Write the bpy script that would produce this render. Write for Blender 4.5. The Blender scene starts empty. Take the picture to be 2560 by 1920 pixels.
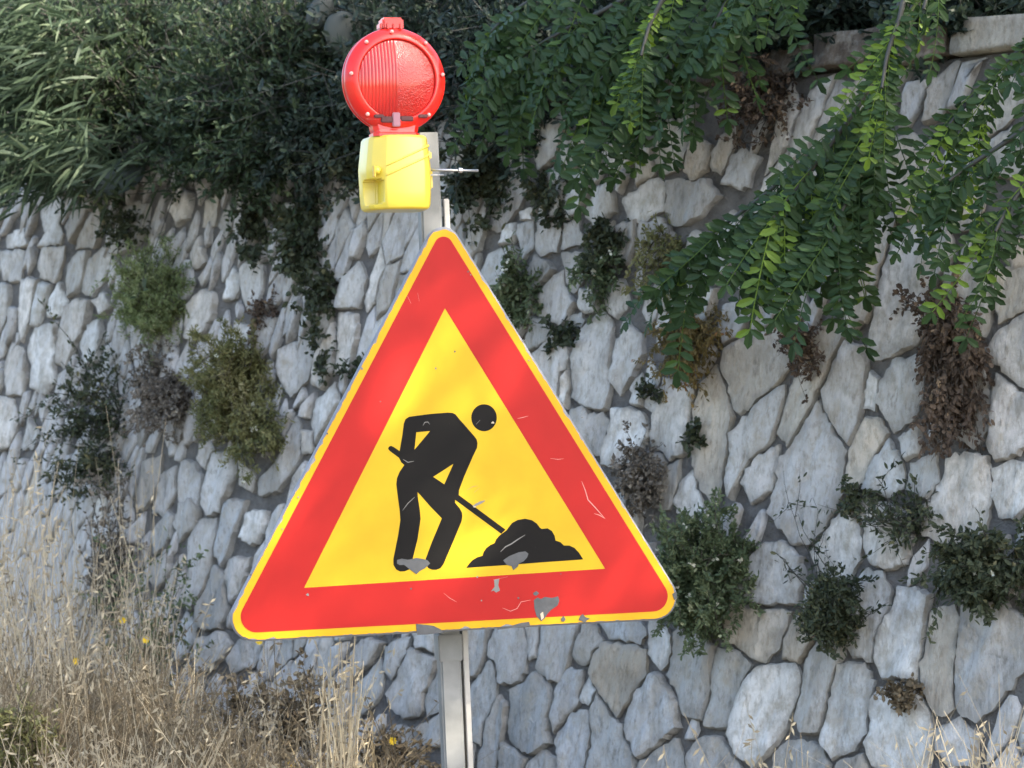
import bpy, bmesh, math, random
import numpy as np
from mathutils import Vector, Matrix, noise
from mathutils.geometry import tessellate_polygon
R = math.radians
random.seed(7)
rng = np.random.default_rng(7)
scene = bpy.context.scene
col = scene.collection

# ------------------------------------------------------------------ camera, sky, sun, exposure
CAM = Vector((0.0, 0.0, 1.6))
K = 2.06 / 5.0 / 2560.0                      # metres per photo pixel and metre of distance
cd = bpy.data.cameras.new('camera'); cam = bpy.data.objects.new('camera', cd); col.objects.link(cam)
cam.location = CAM; cam.rotation_euler = (R(90), 0, 0)
cd.sensor_width = 36.0; cd.lens = 36.0 * 5.0 / 2.06; cd.clip_start = 0.05; cd.clip_end = 600.0
scene.camera = cam
cd.dof.use_dof = True; cd.dof.focus_distance = 4.9; cd.dof.aperture_fstop = 10.0

SUN_AZ, SUN_EL = R(64), R(41)                # azimuth to the right of the direction back to the viewer
SUN = Vector((math.cos(SUN_EL) * math.sin(SUN_AZ), -math.cos(SUN_EL) * math.cos(SUN_AZ), math.sin(SUN_EL)))
w = bpy.data.worlds.new('World'); scene.world = w; w.use_nodes = True
nt = w.node_tree
sky = nt.nodes.new('ShaderNodeTexSky'); sky.sky_type = 'NISHITA'; sky.sun_disc = False
sky.sun_elevation = SUN_EL; sky.sun_rotation = math.atan2(SUN.x, SUN.y); sky.air_density = 1.0; sky.dust_density = 3.5
nt.nodes['Background'].inputs[1].default_value = 0.15
nt.links.new(sky.outputs[0], nt.nodes['Background'].inputs[0])
sl = bpy.data.lights.new('sun', 'SUN'); sl.energy = 3.5; sl.angle = R(0.55); sl.color = (1.0, 0.90, 0.74)
so = bpy.data.objects.new('sun', sl); col.objects.link(so)
so.rotation_euler = SUN.to_track_quat('Z', 'Y').to_euler()
scene.view_settings.view_transform = 'Standard'; scene.view_settings.look = 'None'
scene.view_settings.exposure = 2.4; scene.view_settings.gamma = 1.0
scene.view_settings.use_curve_mapping = False

# ------------------------------------------------------------------ helpers
F = 2560.0 / 2212.0
def ray(x, y):                                # x, y in the photo as displayed (2212 wide)
    return Vector(((x * F - 1280) * K, 1.0, -(y * F - 960) * K))
def at(x, y, Y): return CAM + ray(x, y) * Y
def tag(o, label=None, cat=None, group=None, kind=None):
    if label: o['label'] = label
    if cat: o['category'] = cat
    if group: o['group'] = group
    if kind: o['kind'] = kind
    return o
def empty(name, loc=(0, 0, 0), label=None, cat=None, group=None, mat=None):
    o = bpy.data.objects.new(name, None); col.objects.link(o); o.empty_display_size = .1
    if mat is not None: o.matrix_world = mat
    else: o.location = loc
    bpy.context.view_layer.update()
    return tag(o, label, cat, group)
def link(name, me, m=None, parent=None, smooth=True):
    o = bpy.data.objects.new(name, me); col.objects.link(o)
    if m is not None and not me.materials: me.materials.append(m)
    if parent is not None: o.parent = parent; 
    if smooth: me.shade_smooth()
    else: me.shade_flat()
    return o
def child(name, me, m, parent, smooth=True):  # mesh given in world coordinates, parent at its base
    o = link(name, me, m, None, smooth)
    o.parent = parent; o.matrix_parent_inverse = parent.matrix_world.inverted()
    return o
def mesh(name, V, Fs):
    me = bpy.data.meshes.new(name); me.from_pydata([tuple(v) for v in V], [], [tuple(f) for f in Fs]); me.update(); return me
def np_mesh(name, V, quads, attrs=None):      # fast path: V (n,3), quads (m,4)
    me = bpy.data.meshes.new(name)
    me.vertices.add(len(V)); me.vertices.foreach_set('co', np.asarray(V, np.float32).ravel())
    q = np.asarray(quads, np.int32); k = q.shape[1]
    me.loops.add(q.size); me.loops.foreach_set('vertex_index', q.ravel())
    me.polygons.add(len(q)); me.polygons.foreach_set('loop_start', np.arange(0, q.size, k, dtype=np.int32))
    try: me.polygons.foreach_set('loop_total', np.full(len(q), k, np.int32))
    except Exception: pass
    for n, a in (attrs or {}).items():
        at_ = me.attributes.new(n, 'FLOAT', 'POINT'); at_.data.foreach_set('value', np.asarray(a, np.float32))
    me.update(calc_edges=True); me.validate(); return me
def unit(a): return a / np.maximum(np.linalg.norm(a, axis=-1, keepdims=True), 1e-9)

# ------------------------------------------------------------------ materials
def base_mat(name):
    m = bpy.data.materials.new(name); m.use_nodes = True; n = m.node_tree
    return m, n, n.nodes['Principled BSDF']
def N(n, t, **kw):
    x = n.nodes.new(t)
    for k_, v in kw.items():
        if k_ in x.inputs: x.inputs[k_].default_value = v
        else: setattr(x, k_, v)
    return x
def ramp(n, stops):
    r = n.nodes.new('ShaderNodeValToRGB'); e = r.color_ramp.elements
    while len(e) < len(stops): e.new(.5)
    for el, (p, c) in zip(e, stops): el.position = p; el.color = (*c, 1) if len(c) == 3 else c
    return r
def plain(name, c, rough=.5, metal=0, coat=0, var=.12, scale=30, bump=0):
    m, n, b = base_mat(name)
    tc = N(n, 'ShaderNodeTexCoord'); nz = N(n, 'ShaderNodeTexNoise', Scale=scale, Detail=6.0)
    n.links.new(tc.outputs['Object'], nz.inputs['Vector'])
    r = ramp(n, [(.25, [x * (1 - var) for x in c]), (.75, [min(1, x * (1 + var)) for x in c])])
    n.links.new(nz.outputs['Fac'], r.inputs[0]); n.links.new(r.outputs[0], b.inputs['Base Color'])
    b.inputs['Roughness'].default_value = rough; b.inputs['Metallic'].default_value = metal
    b.inputs['Coat Weight'].default_value = coat
    if bump:
        bp = N(n, 'ShaderNodeBump', Strength=bump, Distance=.004); n.links.new(nz.outputs['Fac'], bp.inputs['Height'])
        n.links.new(bp.outputs[0], b.inputs['Normal'])
    return m
def leafmat(name, c0, c1, trans=.35, rough=.5, c2=None):
    m, n, b = base_mat(name)
    a = N(n, 'ShaderNodeAttribute', attribute_name='tint')
    st = [(0, c0), (.8, c1)] + ([(1.0, c2)] if c2 else [])
    r = ramp(n, st); n.links.new(a.outputs['Fac'], r.inputs[0]); n.links.new(r.outputs[0], b.inputs['Base Color'])
    b.inputs['Roughness'].default_value = rough; b.inputs['Specular IOR Level'].default_value = .2
    t = N(n, 'ShaderNodeBsdfTranslucent'); h = N(n, 'ShaderNodeHueSaturation', Saturation=1.15, Value=1.5)
    h.inputs['Hue'].default_value = .485
    n.links.new(r.outputs[0], h.inputs['Color']); n.links.new(h.outputs[0], t.inputs[0])
    mx = N(n, 'ShaderNodeMixShader'); mx.inputs[0].default_value = trans
    n.links.new(b.outputs[0], mx.inputs[1]); n.links.new(t.outputs[0], mx.inputs[2])
    n.links.new(mx.outputs[0], n.nodes['Material Output'].inputs['Surface'])
    return m
def stone_mat():
    m, n, b = base_mat('limestone')
    tc = N(n, 'ShaderNodeTexCoord'); oi = N(n, 'ShaderNodeObjectInfo')
    ml = N(n, 'ShaderNodeMath', operation='MULTIPLY'); ml.inputs[1].default_value = 57.0
    n.links.new(oi.outputs['Random'], ml.inputs[0])
    add = N(n, 'ShaderNodeVectorMath', operation='ADD'); n.links.new(tc.outputs['Object'], add.inputs[0]); n.links.new(ml.outputs[0], add.inputs[1])
    mp = N(n, 'ShaderNodeMapping'); mp.inputs['Scale'].default_value = (1.6, .6, 1); mp.inputs['Rotation'].default_value = (0, 0, R(-14))
    n.links.new(add.outputs[0], mp.inputs['Vector'])
    n1 = N(n, 'ShaderNodeTexNoise', Scale=9.0, Detail=9.0, Roughness=.65); n.links.new(mp.outputs[0], n1.inputs['Vector'])
    n2 = N(n, 'ShaderNodeTexNoise', Scale=46.0, Detail=6.0, Roughness=.7); n.links.new(mp.outputs[0], n2.inputs['Vector'])
    n3 = N(n, 'ShaderNodeTexNoise', Scale=26.0, Detail=5.0, Roughness=.6); n.links.new(add.outputs[0], n3.inputs['Vector'])
    v = N(n, 'ShaderNodeTexVoronoi', Scale=75.0); n.links.new(add.outputs[0], v.inputs['Vector'])
    # veins and weathering multiply the stone's own colour
    r1 = ramp(n, [(.28, (.50, .49, .46)), (.44, (.84, .83, .81)), (.56, (1.0, 1.0, .99)), (.75, (1.12, 1.11, 1.10))]); n.links.new(n1.outputs['Fac'], r1.inputs[0])
    mx1 = N(n, 'ShaderNodeMix', data_type='RGBA', blend_type='MULTIPLY'); mx1.inputs[0].default_value = 1
    n.links.new(oi.outputs['Color'], mx1.inputs[6]); n.links.new(r1.outputs[0], mx1.inputs[7])
    r2 = ramp(n, [(.50, (1, 1, 1)), (.60, (.72, .70, .66)), (.72, (.34, .33, .30))]); n.links.new(n2.outputs['Fac'], r2.inputs[0])
    mx2 = N(n, 'ShaderNodeMix', data_type='RGBA', blend_type='MULTIPLY'); mx2.inputs[0].default_value = .8
    n.links.new(mx1.outputs[2], mx2.inputs[6]); n.links.new(r2.outputs[0], mx2.inputs[7])
    r3 = ramp(n, [(.47, (0, 0, 0)), (.68, (1, 1, 1))]); n.links.new(n3.outputs['Fac'], r3.inputs[0])
    mx3 = N(n, 'ShaderNodeMix', data_type='RGBA', blend_type='MIX'); mx3.inputs[7].default_value = (.33, .30, .24, 1)
    ms = N(n, 'ShaderNodeMath', operation='MULTIPLY'); ms.inputs[1].default_value = .72
    n.links.new(r3.outputs[0], ms.inputs[0]); n.links.new(ms.outputs[0], mx3.inputs[0]); n.links.new(mx2.outputs[2], mx3.inputs[6])
    # small dark pits and lichen dots
    rv = ramp(n, [(.10, (.35, .34, .32)), (.17, (1, 1, 1))]); n.links.new(v.outputs['Distance'], rv.inputs[0])
    mx4 = N(n, 'ShaderNodeMix', data_type='RGBA', blend_type='MULTIPLY'); mx4.inputs[0].default_value = .0
    n.links.new(mx3.outputs[2], mx4.inputs[6]); n.links.new(rv.outputs[0], mx4.inputs[7])
    ea = N(n, 'ShaderNodeAttribute', attribute_name='edge')
    n4 = N(n, 'ShaderNodeTexNoise', Scale=17.0, Detail=7.0, Roughness=.7); n.links.new(add.outputs[0], n4.inputs['Vector'])
    e1 = N(n, 'ShaderNodeMath', operation='MULTIPLY_ADD'); e1.inputs[1].default_value = .34; n.links.new(ea.outputs['Fac'], e1.inputs[0]); n.links.new(n4.outputs['Fac'], e1.inputs[2])
    er = ramp(n, [(.62, (0, 0, 0)), (1.0, (1, 1, 1))]); n.links.new(e1.outputs[0], er.inputs[0])
    mx5 = N(n, 'ShaderNodeMix', data_type='RGBA'); mx5.inputs[7].default_value = (.25, .235, .205, 1)
    em = N(n, 'ShaderNodeMath', operation='MULTIPLY'); em.inputs[1].default_value = .95; n.links.new(er.outputs[0], em.inputs[0])
    n.links.new(em.outputs[0], mx5.inputs[0]); n.links.new(mx4.outputs[2], mx5.inputs[6])
    n.links.new(mx5.outputs[2], b.inputs['Base Color']); b.inputs['Roughness'].default_value = .85
    b1 = N(n, 'ShaderNodeBump', Strength=1.0, Distance=.022); n.links.new(n1.outputs['Fac'], b1.inputs['Height'])
    b2 = N(n, 'ShaderNodeBump', Strength=.9, Distance=.006); n.links.new(n2.outputs['Fac'], b2.inputs['Height'])
    n.links.new(b1.outputs[0], b2.inputs['Normal']); n.links.new(b2.outputs[0], b.inputs['Normal'])
    return m
def rough_mat(name, stops, scale, bump=.8, dist=.01, rough=.95):
    m, n, b = base_mat(name)
    tc = N(n, 'ShaderNodeTexCoord')
    n1 = N(n, 'ShaderNodeTexNoise', Scale=scale, Detail=10.0, Roughness=.7); n.links.new(tc.outputs['Object'], n1.inputs['Vector'])
    n2 = N(n, 'ShaderNodeTexNoise', Scale=scale * 7, Detail=5.0, Roughness=.7); n.links.new(tc.outputs['Object'], n2.inputs['Vector'])
    r = ramp(n, stops); n.links.new(n1.outputs['Fac'], r.inputs[0]); n.links.new(r.outputs[0], b.inputs['Base Color'])
    b.inputs['Roughness'].default_value = rough
    ad = N(n, 'ShaderNodeMath', operation='ADD'); n.links.new(n1.outputs['Fac'], ad.inputs[0]); n.links.new(n2.outputs['Fac'], ad.inputs[1])
    bp = N(n, 'ShaderNodeBump', Strength=bump, Distance=dist); n.links.new(ad.outputs[0], bp.inputs['Height']); n.links.new(bp.outputs[0], b.inputs['Normal'])
    return m
def sheet_mat(name, c, grime, rough=.42):     # printed retroreflective sheet with grime specks
    m, n, b = base_mat(name)
    tc = N(n, 'ShaderNodeTexCoord')
    n1 = N(n, 'ShaderNodeTexNoise', Scale=7.0, Detail=8.0, Roughness=.6); n.links.new(tc.outputs['Object'], n1.inputs['Vector'])
    n2 = N(n, 'ShaderNodeTexNoise', Scale=120.0, Detail=4.0, Roughness=.7); n.links.new(tc.outputs['Object'], n2.inputs['Vector'])
    r1 = ramp(n, [(.3, [x * .86 for x in c]), (.7, c)]); n.links.new(n1.outputs['Fac'], r1.inputs[0])
    r2 = ramp(n, [(.68, (0, 0, 0)), (.76, (1, 1, 1))]); n.links.new(n2.outputs['Fac'], r2.inputs[0])
    mx = N(n, 'ShaderNodeMix', data_type='RGBA'); mx.inputs[7].default_value = (*grime, 1)
    ms = N(n, 'ShaderNodeMath', operation='MULTIPLY'); ms.inputs[1].default_value = .45; n.links.new(r2.outputs[0], ms.inputs[0])
    n.links.new(ms.outputs[0], mx.inputs[0]); n.links.new(r1.outputs[0], mx.inputs[6]); n.links.new(mx.outputs[2], b.inputs['Base Color'])
    b.inputs['Roughness'].default_value = rough; b.inputs['Specular IOR Level'].default_value = .16
    bp = N(n, 'ShaderNodeBump', Strength=.15, Distance=.001); n.links.new(n1.outputs['Fac'], bp.inputs['Height']); n.links.new(bp.outputs[0], b.inputs['Normal'])
    return m

M = {}
M['stone'] = stone_mat()
M['mortar'] = rough_mat('mortar', [(.3, (.105, .098, .087)), (.5, (.205, .193, .175)), (.75, (.30, .28, .255))], 14, 1, .03)
M['soil'] = rough_mat('soil', [(.3, (.022, .018, .013)), (.7, (.05, .042, .03))], 5, 1, .03)
M['verge'] = rough_mat('dry_earth', [(.3, (.12, .10, .07)), (.7, (.26, .22, .16))], 4, 1, .03)
M['ground'] = rough_mat('field', [(.3, (.10, .10, .06)), (.7, (.24, .21, .14))], .6, .6, .05)
M['asphalt'] = rough_mat('asphalt', [(.3, (.04, .04, .04)), (.7, (.065, .064, .062))], 30, .5, .004)
M['paint'] = plain('road_paint', (.75, .75, .72), .6)
M['yellow'] = sheet_mat('yellow_sheet', (.45, .29, .011), (.25, .18, .05))
M['amber'] = sheet_mat('amber_sheet', (.52, .275, .009), (.22, .13, .04))
M['red'] = sheet_mat('red_sheet', (.32, .010, .008), (.22, .05, .05))
M['black'] = sheet_mat('black_sheet', (.008, .0075, .007), (.07, .065, .06), .6); M['black'].node_tree.nodes['Principled BSDF'].inputs['Specular IOR Level'].default_value = .08
M['primer'] = plain('grey_primer', (.048, .051, .054), .55, 0, 0, .25, 60, .3)
M['alu'] = plain('grey_painted_back', (.16, .17, .19), .45, .3, 0, .15, 25, .1)
M['galv'] = plain('galvanised_steel', (.175, .18, .175), .55, .2, 0, .38, 13, .2)
M['rail'] = plain('bare_steel', (.33, .32, .30), .45, .3, 0, .15, 30, .1)
M['bolt'] = plain('bolt_steel', (.45, .44, .42), .35, .8)
M['scratch'] = plain('scratch', (.50, .19, .16), .6)
M['scuff'] = plain('scuff', (.14, .135, .125), .6)
M['chipedge'] = plain('chip_edge', (.40, .33, .24), .6)
M['ybox'] = plain('yellow_plastic', (.58, .45, .045), .3, 0, .3, .05, 14, .05)
M['ydark'] = plain('yellow_plastic_recess', (.62, .40, .03), .5)
M['lens_dark'] = plain('maroon_contact', (.06, .004, .005), .6)
M['lens_pale'] = plain('pale_reflector', (.24, .085, .12), .3)
M['cap_clear'] = plain('clear_red_bolt', (.75, .28, .24), .12, 0, .6)
def red_plastic(name, c, rough, trans, bumpscale=0):
    m, n, b = base_mat(name)
    b.inputs['Base Color'].default_value = (*c, 1); b.inputs['Roughness'].default_value = rough
    b.inputs['Coat Weight'].default_value = .4; b.inputs['Coat Roughness'].default_value = .05; b.inputs['Specular IOR Level'].default_value = .3
    b.inputs['Subsurface Weight'].default_value = .25; b.inputs['Subsurface Radius'].default_value = (.03, .004, .003); b.inputs['Subsurface Scale'].default_value = 1.0
    tc = N(n, 'ShaderNodeTexCoord')
    if bumpscale:
        v = N(n, 'ShaderNodeTexVoronoi', Scale=bumpscale); n.links.new(tc.outputs['Object'], v.inputs['Vector'])
        bp = N(n, 'ShaderNodeBump', Strength=.5, Distance=.0015); n.links.new(v.outputs['Distance'], bp.inputs['Height']); n.links.new(bp.outputs[0], b.inputs['Normal'])
    return m
M['lens_rim'] = red_plastic('red_translucent_rim', (.56, .013, .007), .28, 0)
M['lens_rib'] = red_plastic('red_ribbed_lens', (.36, .012, .009), .10, 0)
M['lens_cell'] = red_plastic('red_cell_lens', (.36, .010, .007), .2, 0, 320)

# leaves
M['acacia'] = leafmat('acacia_leaf', (.022, .044, .020), (.042, .080, .027), .34, .45, (.14, .22, .035))
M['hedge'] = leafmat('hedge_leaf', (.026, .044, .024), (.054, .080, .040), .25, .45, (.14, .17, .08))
M['blade'] = leafmat('blade_leaf', (.034, .056, .034), (.070, .102, .062), .25, .5, (.15, .19, .12))
M['ivy'] = leafmat('dark_leaf', (.030, .040, .022), (.068, .080, .044), .25, .5, (.15, .14, .07))
M['shade'] = leafmat('hedge_leaf_shaded', (.016, .026, .020), (.034, .050, .034), .15, .45, (.06, .085, .045))  # hedge leaf darkened: the shade among the bushes is put into its colour
M['fluff'] = leafmat('pale_fine_leaf', (.12, .16, .065), (.21, .25, .115), .35, .6, (.36, .38, .22))
M['olive'] = leafmat('olive_fine_leaf', (.095, .105, .040), (.21, .20, .085), .3, .6, (.34, .31, .17))
M['green'] = leafmat('fresh_leaf', (.060, .085, .042), (.125, .155, .078), .3, .5, (.30, .32, .19))
M['brown'] = leafmat('dry_leaf', (.055, .040, .030), (.125, .092, .065), .2, .8, (.25, .18, .11))
M['rust'] = leafmat('rusty_leaf', (.10, .085, .035), (.20, .15, .055), .25, .7, (.26, .13, .05))
M['grey'] = leafmat('grey_seed_leaf', (.11, .095, .075), (.20, .175, .14), .2, .8, (.32, .28, .21))
M['straw'] = leafmat('dry_straw', (.23, .19, .125), (.43, .37, .255), .25, .7, (.58, .49, .33))
M['weed'] = leafmat('withered_weed', (.085, .068, .042), (.19, .15, .095), .2, .8, (.30, .24, .14))
M['petal'] = leafmat('yellow_petal', (.65, .45, .03), (.75, .55, .05), .3, .6)
M['wpetal'] = leafmat('white_petal', (.45, .45, .36), (.62, .61, .5), .3, .6)
M['pad'] = plain('cactus_pad', (.060, .090, .092), .6, 0, 0, .25, 18, .2)
M['paddark'] = plain('cactus_pad_dark', (.026, .034, .028), .6, 0, 0, .25, 18, .2)
M['twig'] = plain('twig_bark', (.075, .062, .048), .8)
M['dtwig'] = plain('dark_stem', (.035, .035, .028), .7)
M['bark'] = rough_mat('acacia_bark', [(.3, (.05, .04, .03)), (.7, (.14, .11, .085))], 12, 1, .02)

# ------------------------------------------------------------------ wall frame: it recedes to the left at 45 degrees and leans back
BETA = R(7)
n_h = Vector((-math.sin(R(45)), -math.cos(R(45)), 0))
WN = (n_h * math.cos(BETA) + Vector((0, 0, 1)) * math.sin(BETA)).normalized()
WS = Vector((math.cos(R(45)), -math.sin(R(45)), 0))
WU = WN.cross(WS).normalized()
if WU.z < 0: WU = -WU
P1 = Vector((0, 7, 1.6)); W0 = P1 - WU * (1.6 / WU.z)
def wpt(s, t, h=0): return W0 + WS * s + WU * t + WN * h
def wall_hit(x, y):
    d = ray(x, y); q = (W0 - CAM).dot(WN) / d.dot(WN); return CAM + d * q, q
def st(x, y):
    p, q = wall_hit(x, y); v = p - W0; return (v.dot(WS), v.dot(WU))
WTOP = 2.41
WMAT = Matrix((( WS.x, WU.x, WN.x, 0), (WS.y, WU.y, WN.y, 0), (WS.z, WU.z, WN.z, 0), (0, 0, 0, 1)))

# ------------------------------------------------------------------ ground, verge, road, bank
def strip(name, d0, z0, d1, z1, m, L0=-60, L1=60, nseg=60, amp=0, nd=4, kind='structure'):
    # d = horizontal distance in front of the wall foot, positive towards the road
    V = []; Q = []
    foot = W0
    for i in range(nseg + 1):
        s = L0 + (L1 - L0) * i / nseg
        for j in range(nd + 1):
            f = j / nd; d = d0 + (d1 - d0) * f; z = z0 + (z1 - z0) * f
            p = foot + WS * s + n_h * d
            V.append((p.x, p.y, z + amp * noise.noise((p.x * .9, p.y * .9, 3.1))))
    for i in range(nseg):
        for j in range(nd):
            a = i * (nd + 1) + j; Q.append((a, a + nd + 1, a + nd + 2, a + 1))
    o = link(name, mesh(name, V, Q), m); return tag(o, kind=kind)
g = link('ground', mesh('ground', [(-300, -300, -.06), (300, -300, -.06), (300, 300, -.06), (-300, 300, -.06)], [(0, 1, 2, 3)]), M['ground']); tag(g, kind='structure')
strip('verge', -.25, .16, 2.5, -.01, M['verge'], nseg=160, nd=14, amp=.03)
strip('road', 2.45, .0, 9.2, .0, M['asphalt'])
for nm, a, b_ in (('edge_line', 2.62, 2.74), ('center_line', 5.75, 5.87), ('edge_line', 8.9, 9.02)):
    strip(nm, a, .004, b_, .004, M['paint'], nd=1)
strip('bank', -.30, 2.36, -8.0, 6.4, M['soil'], L0=-30, L1=30, nseg=120, nd=24, amp=.18)

# ------------------------------------------------------------------ stone wall
wall = empty('stone_wall', tuple(W0), 'leaning retaining wall of pale irregular limestone blocks set in grey mortar behind the road sign', 'wall')
# mortar bed
V = []; Q = []; ds = .026
S0, S1 = -8.5, 6.5
ns = int((S1 - S0) / ds); ntt = int((WTOP + .3) / ds)
sg = np.linspace(S0, S1, ns + 1); tg = np.linspace(-.3, WTOP, ntt + 1)
SS, TT = np.meshgrid(sg, tg, indexing='ij')
HH = np.zeros_like(SS)
for i in range(ns + 1):
    for j in range(ntt + 1):
        HH[i, j] = -.004 + .008 * noise.noise((sg[i] * 9, tg[j] * 9, .3)) + .008 * noise.noise((sg[i] * 26, tg[j] * 26, 4.))
A = np.array(W0)[None, None] + SS[..., None] * np.array(WS) + TT[..., None] * np.array(WU) + HH[..., None] * np.array(WN)
idx = np.arange(A.shape[0] * A.shape[1]).reshape(A.shape[:2])
quads = np.stack([idx[:-1, :-1], idx[1:, :-1], idx[1:, 1:], idx[:-1, 1:]], -1).reshape(-1, 4)
Vm = A.reshape(-1, 3)
# top and back of the bed, so that the wall has its thickness
base = len(Vm); tp = A[:, -1] - np.array(n_h) * .5; bk = tp.copy(); bk[:, 2] = -.3
Vm = np.vstack([Vm, tp, bk]); it = base + np.arange(ns + 1); ib = it + ns + 1
quads = np.vstack([quads, np.stack([idx[:-1, -1], idx[1:, -1], it[1:], it[:-1]], -1), np.stack([it[:-1], it[1:], ib[1:], ib[:-1]], -1)])
child('mortar', np_mesh('mortar', Vm, quads), M['mortar'], wall)

# traced stones, in enlarged-region pixels
REG = {'A': (0, 0), 'B': (830, 0), 'C': (1660, 0), 'D': (0, 620), 'E': (1660, 620), 'G': (0, 1245), 'H': (830, 1245), 'I': (1660, 1245)}
REG2 = {'X': (1180, 560), 'Y': (1400, 900), 'Q': (400, 400)}
def conv(reg, pts):
    if reg in REG: ox, oy = REG[reg]; k_ = 900 / 2212
    else: ox, oy = REG2[reg]; k_ = 560 / 2212
    return [((ox + a * k_) / F, (oy + b * k_) / F) for a, b in pts]
T = []
def S(reg, tone, *p): T.append((tone, conv(reg, [(p[i], p[i + 1]) for i in range(0, len(p), 2)])))
# bottom right
S('I', 'g', 90,850,150,840,235,905,320,910,300,1180,215,1310,180,1300,110,1180,75,1080)
S('I', 'g', 340,920,420,950,500,970,515,1015,455,1120,420,1300,390,1400,310,1370,300,1200,318,1000)
S('I', 'b', 455,670,540,680,780,705,730,800,620,970,560,960,470,890,405,880,420,740)
S('I', 'b', 820,720,850,780,890,830,880,940,840,1005,765,965,775,880)
S('I', 'w', 520,1140,680,1070,830,1035,840,1120,760,1330,690,1480,560,1580,440,1560,450,1350,510,1200)
S('I', 'g', 930,960,1090,870,1095,960,1080,1050,1010,1300,960,1440,870,1440,845,1380,880,1180)
S('I', 'w', 1090,1010,1240,1020,1245,1130,1255,1300,1250,1440,1160,1500,1050,1550,1000,1490,1010,1400,1040,1250)
S('I', 'w', 1280,450,1320,480,1340,700,1300,880,1270,985,1180,960,1125,910,1200,840,1220,700,1240,560)
S('I', 'w', 1480,620,1600,650,1620,750,1600,850,1560,1000,1545,1110,1460,1090,1370,1080,1335,980,1340,830,1450,740)
S('I', 'b', 1650,700,1780,710,1830,760,1800,900,1760,1050,1765,1280,1740,1315,1680,1300,1600,1180,1600,1050,1640,850)
S('I', 'u', 1870,670,2000,650,2160,780,2140,900,2170,1000,2080,1100,1900,1300,1830,1300,1810,1200,1830,1050,1850,850)
S('I', 'w', 1300,1210,1440,1140,1520,1180,1590,1200,1620,1300,1600,1500,1560,1659,1300,1640,1280,1500,1290,1300)
S('I', 'u', 1700,1450,1830,1360,1880,1480,1850,1580,1790,1580,1740,1500)
S('I', 'g', 760,1530,870,1490,960,1530,990,1620,900,1740,740,1720,730,1600)
S('I', 'u', 190,1600,280,1530,420,1550,440,1659,300,1740,170,1720)
S('I', 'w', 640,360,710,330,790,420,810,520,790,590,700,640,640,655,550,640,540,560,570,450)
S('I', 'w', 1000,260,1150,80,1190,200,1180,330,1110,440,1000,430,980,330)
S('I', 'g', 1110,1640,1230,1620,1270,1700,1250,1850,1080,1850,1070,1720)
S('I', 'w', 2010,340,2080,320,2110,420,2100,560,2030,600,1990,500)
S('I', 'w', 1265,20,1400,60,1480,220,1450,360,1370,400,1290,380,1262,200)
# right
S('E', 'b', 600,520,700,500,750,560,720,700,670,790,560,930,480,1000,440,960,390,750,400,640)
S('E', 'b', 330,780,380,860,400,1050,405,1250,370,1370,310,1510,230,1480,190,1330,200,1180,240,980)
S('E', 'b', 1080,480,1110,530,1020,680,930,860,850,1060,760,1190,720,1130,740,1050,830,900,960,700,1010,540)
S('E', 'w', 640,930,720,900,730,1000,680,1110,600,1210,470,1370,420,1480,410,1400,440,1150,540,1040)
S('E', 'u', 1150,590,1240,610,1260,720,1240,900,1200,1080,1140,1210,1080,1150,1030,1000,1020,880,1060,720)
S('E', 'w', 1290,760,1330,800,1310,900,1290,990,1240,980,1250,850)
S('E', 'w', 1420,710,1530,730,1540,850,1500,1000,1420,1130,1380,1020,1330,960,1340,850)
S('E', 'w', 1690,-214,1745,-100,1735,20,1640,140,1600,250,1590,400,1510,560,1420,640,1290,690,1255,590,1290,430,1340,200,1395,0,1435,-74,1560,-144)
S('E', 'b', 1330,-230,1395,-180,1378,0,1325,180,1270,440,1165,490,1150,440,1180,280,1245,150,1260,0)
S('C', 'b', 1430,930,1520,900,1640,1000,1740,1150,1700,1230,1600,1300,1500,1340,1440,1200,1410,1080)
S('E', 'b', 2100,180,2212,100,2260,250,2230,380,2090,420,2060,280)
S('E', 'w', 2260,390,2140,470,2070,630,2120,720,2220,800,2320,700,2320,450)
S('E', 'u', 2050,830,2130,900,2190,960,2212,1150,2190,1280,2060,1290,2030,1100,2030,900)
S('E', 'u', 970,980,1050,1120,1110,1260,1110,1400,1020,1580,960,1740,830,1740,720,1600,720,1420,830,1200,900,1090)
S('E', 'b', 1350,1060,1380,1140,1340,1220,1280,1310,1230,1420,1150,1490,1110,1440,1160,1290,1190,1150,1280,1090)
S('E', 'w', 1390,1190,1470,1330,1460,1470,1380,1540,1260,1470,1280,1330)
S('E', 'w', 1860,1290,1960,1330,2000,1420,1980,1560,1920,1690,1780,1740,1640,1680,1620,1620,1680,1550,1760,1450,1800,1350)
S('E', 'w', 2060,1380,2150,1300,2212,1350,2230,1540,2100,1590,2040,1520)
S('E', 'u', 580,1290,690,1280,710,1350,660,1460,560,1490,510,1450)
S('E', 'g', 720,250,800,230,830,350,760,500,710,380)
S('E', 'g', 430,390,490,370,470,540,400,570)
S('E', 'w', 1490,1190,1560,1150,1560,1260,1510,1290)
S('E', 'g', 1540,1340,1640,1330,1670,1430,1600,1530,1530,1490)
S('E', 'w', 110,1560,140,1440,185,1360,220,1500,200,1570,140,1620)
S('E', 'g', 1850,900,1950,820,2010,950,2000,1120,1920,1230,1850,1100)
S('E', 'w', 1800,180,1960,160,2000,300,1940,480,1830,470)
S('E', 'g', 560,540,580,380,660,330,690,440,620,490)
S('C', 'b', 1860,760,1990,650,2080,480,2140,650,2010,800,1900,850)
S('C', 'b', 2030,900,2180,860,2260,900,2240,1010,2080,1020)
S('C', 'w', 1850,900,1960,860,1960,980,1780,1080,1740,1000)
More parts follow.
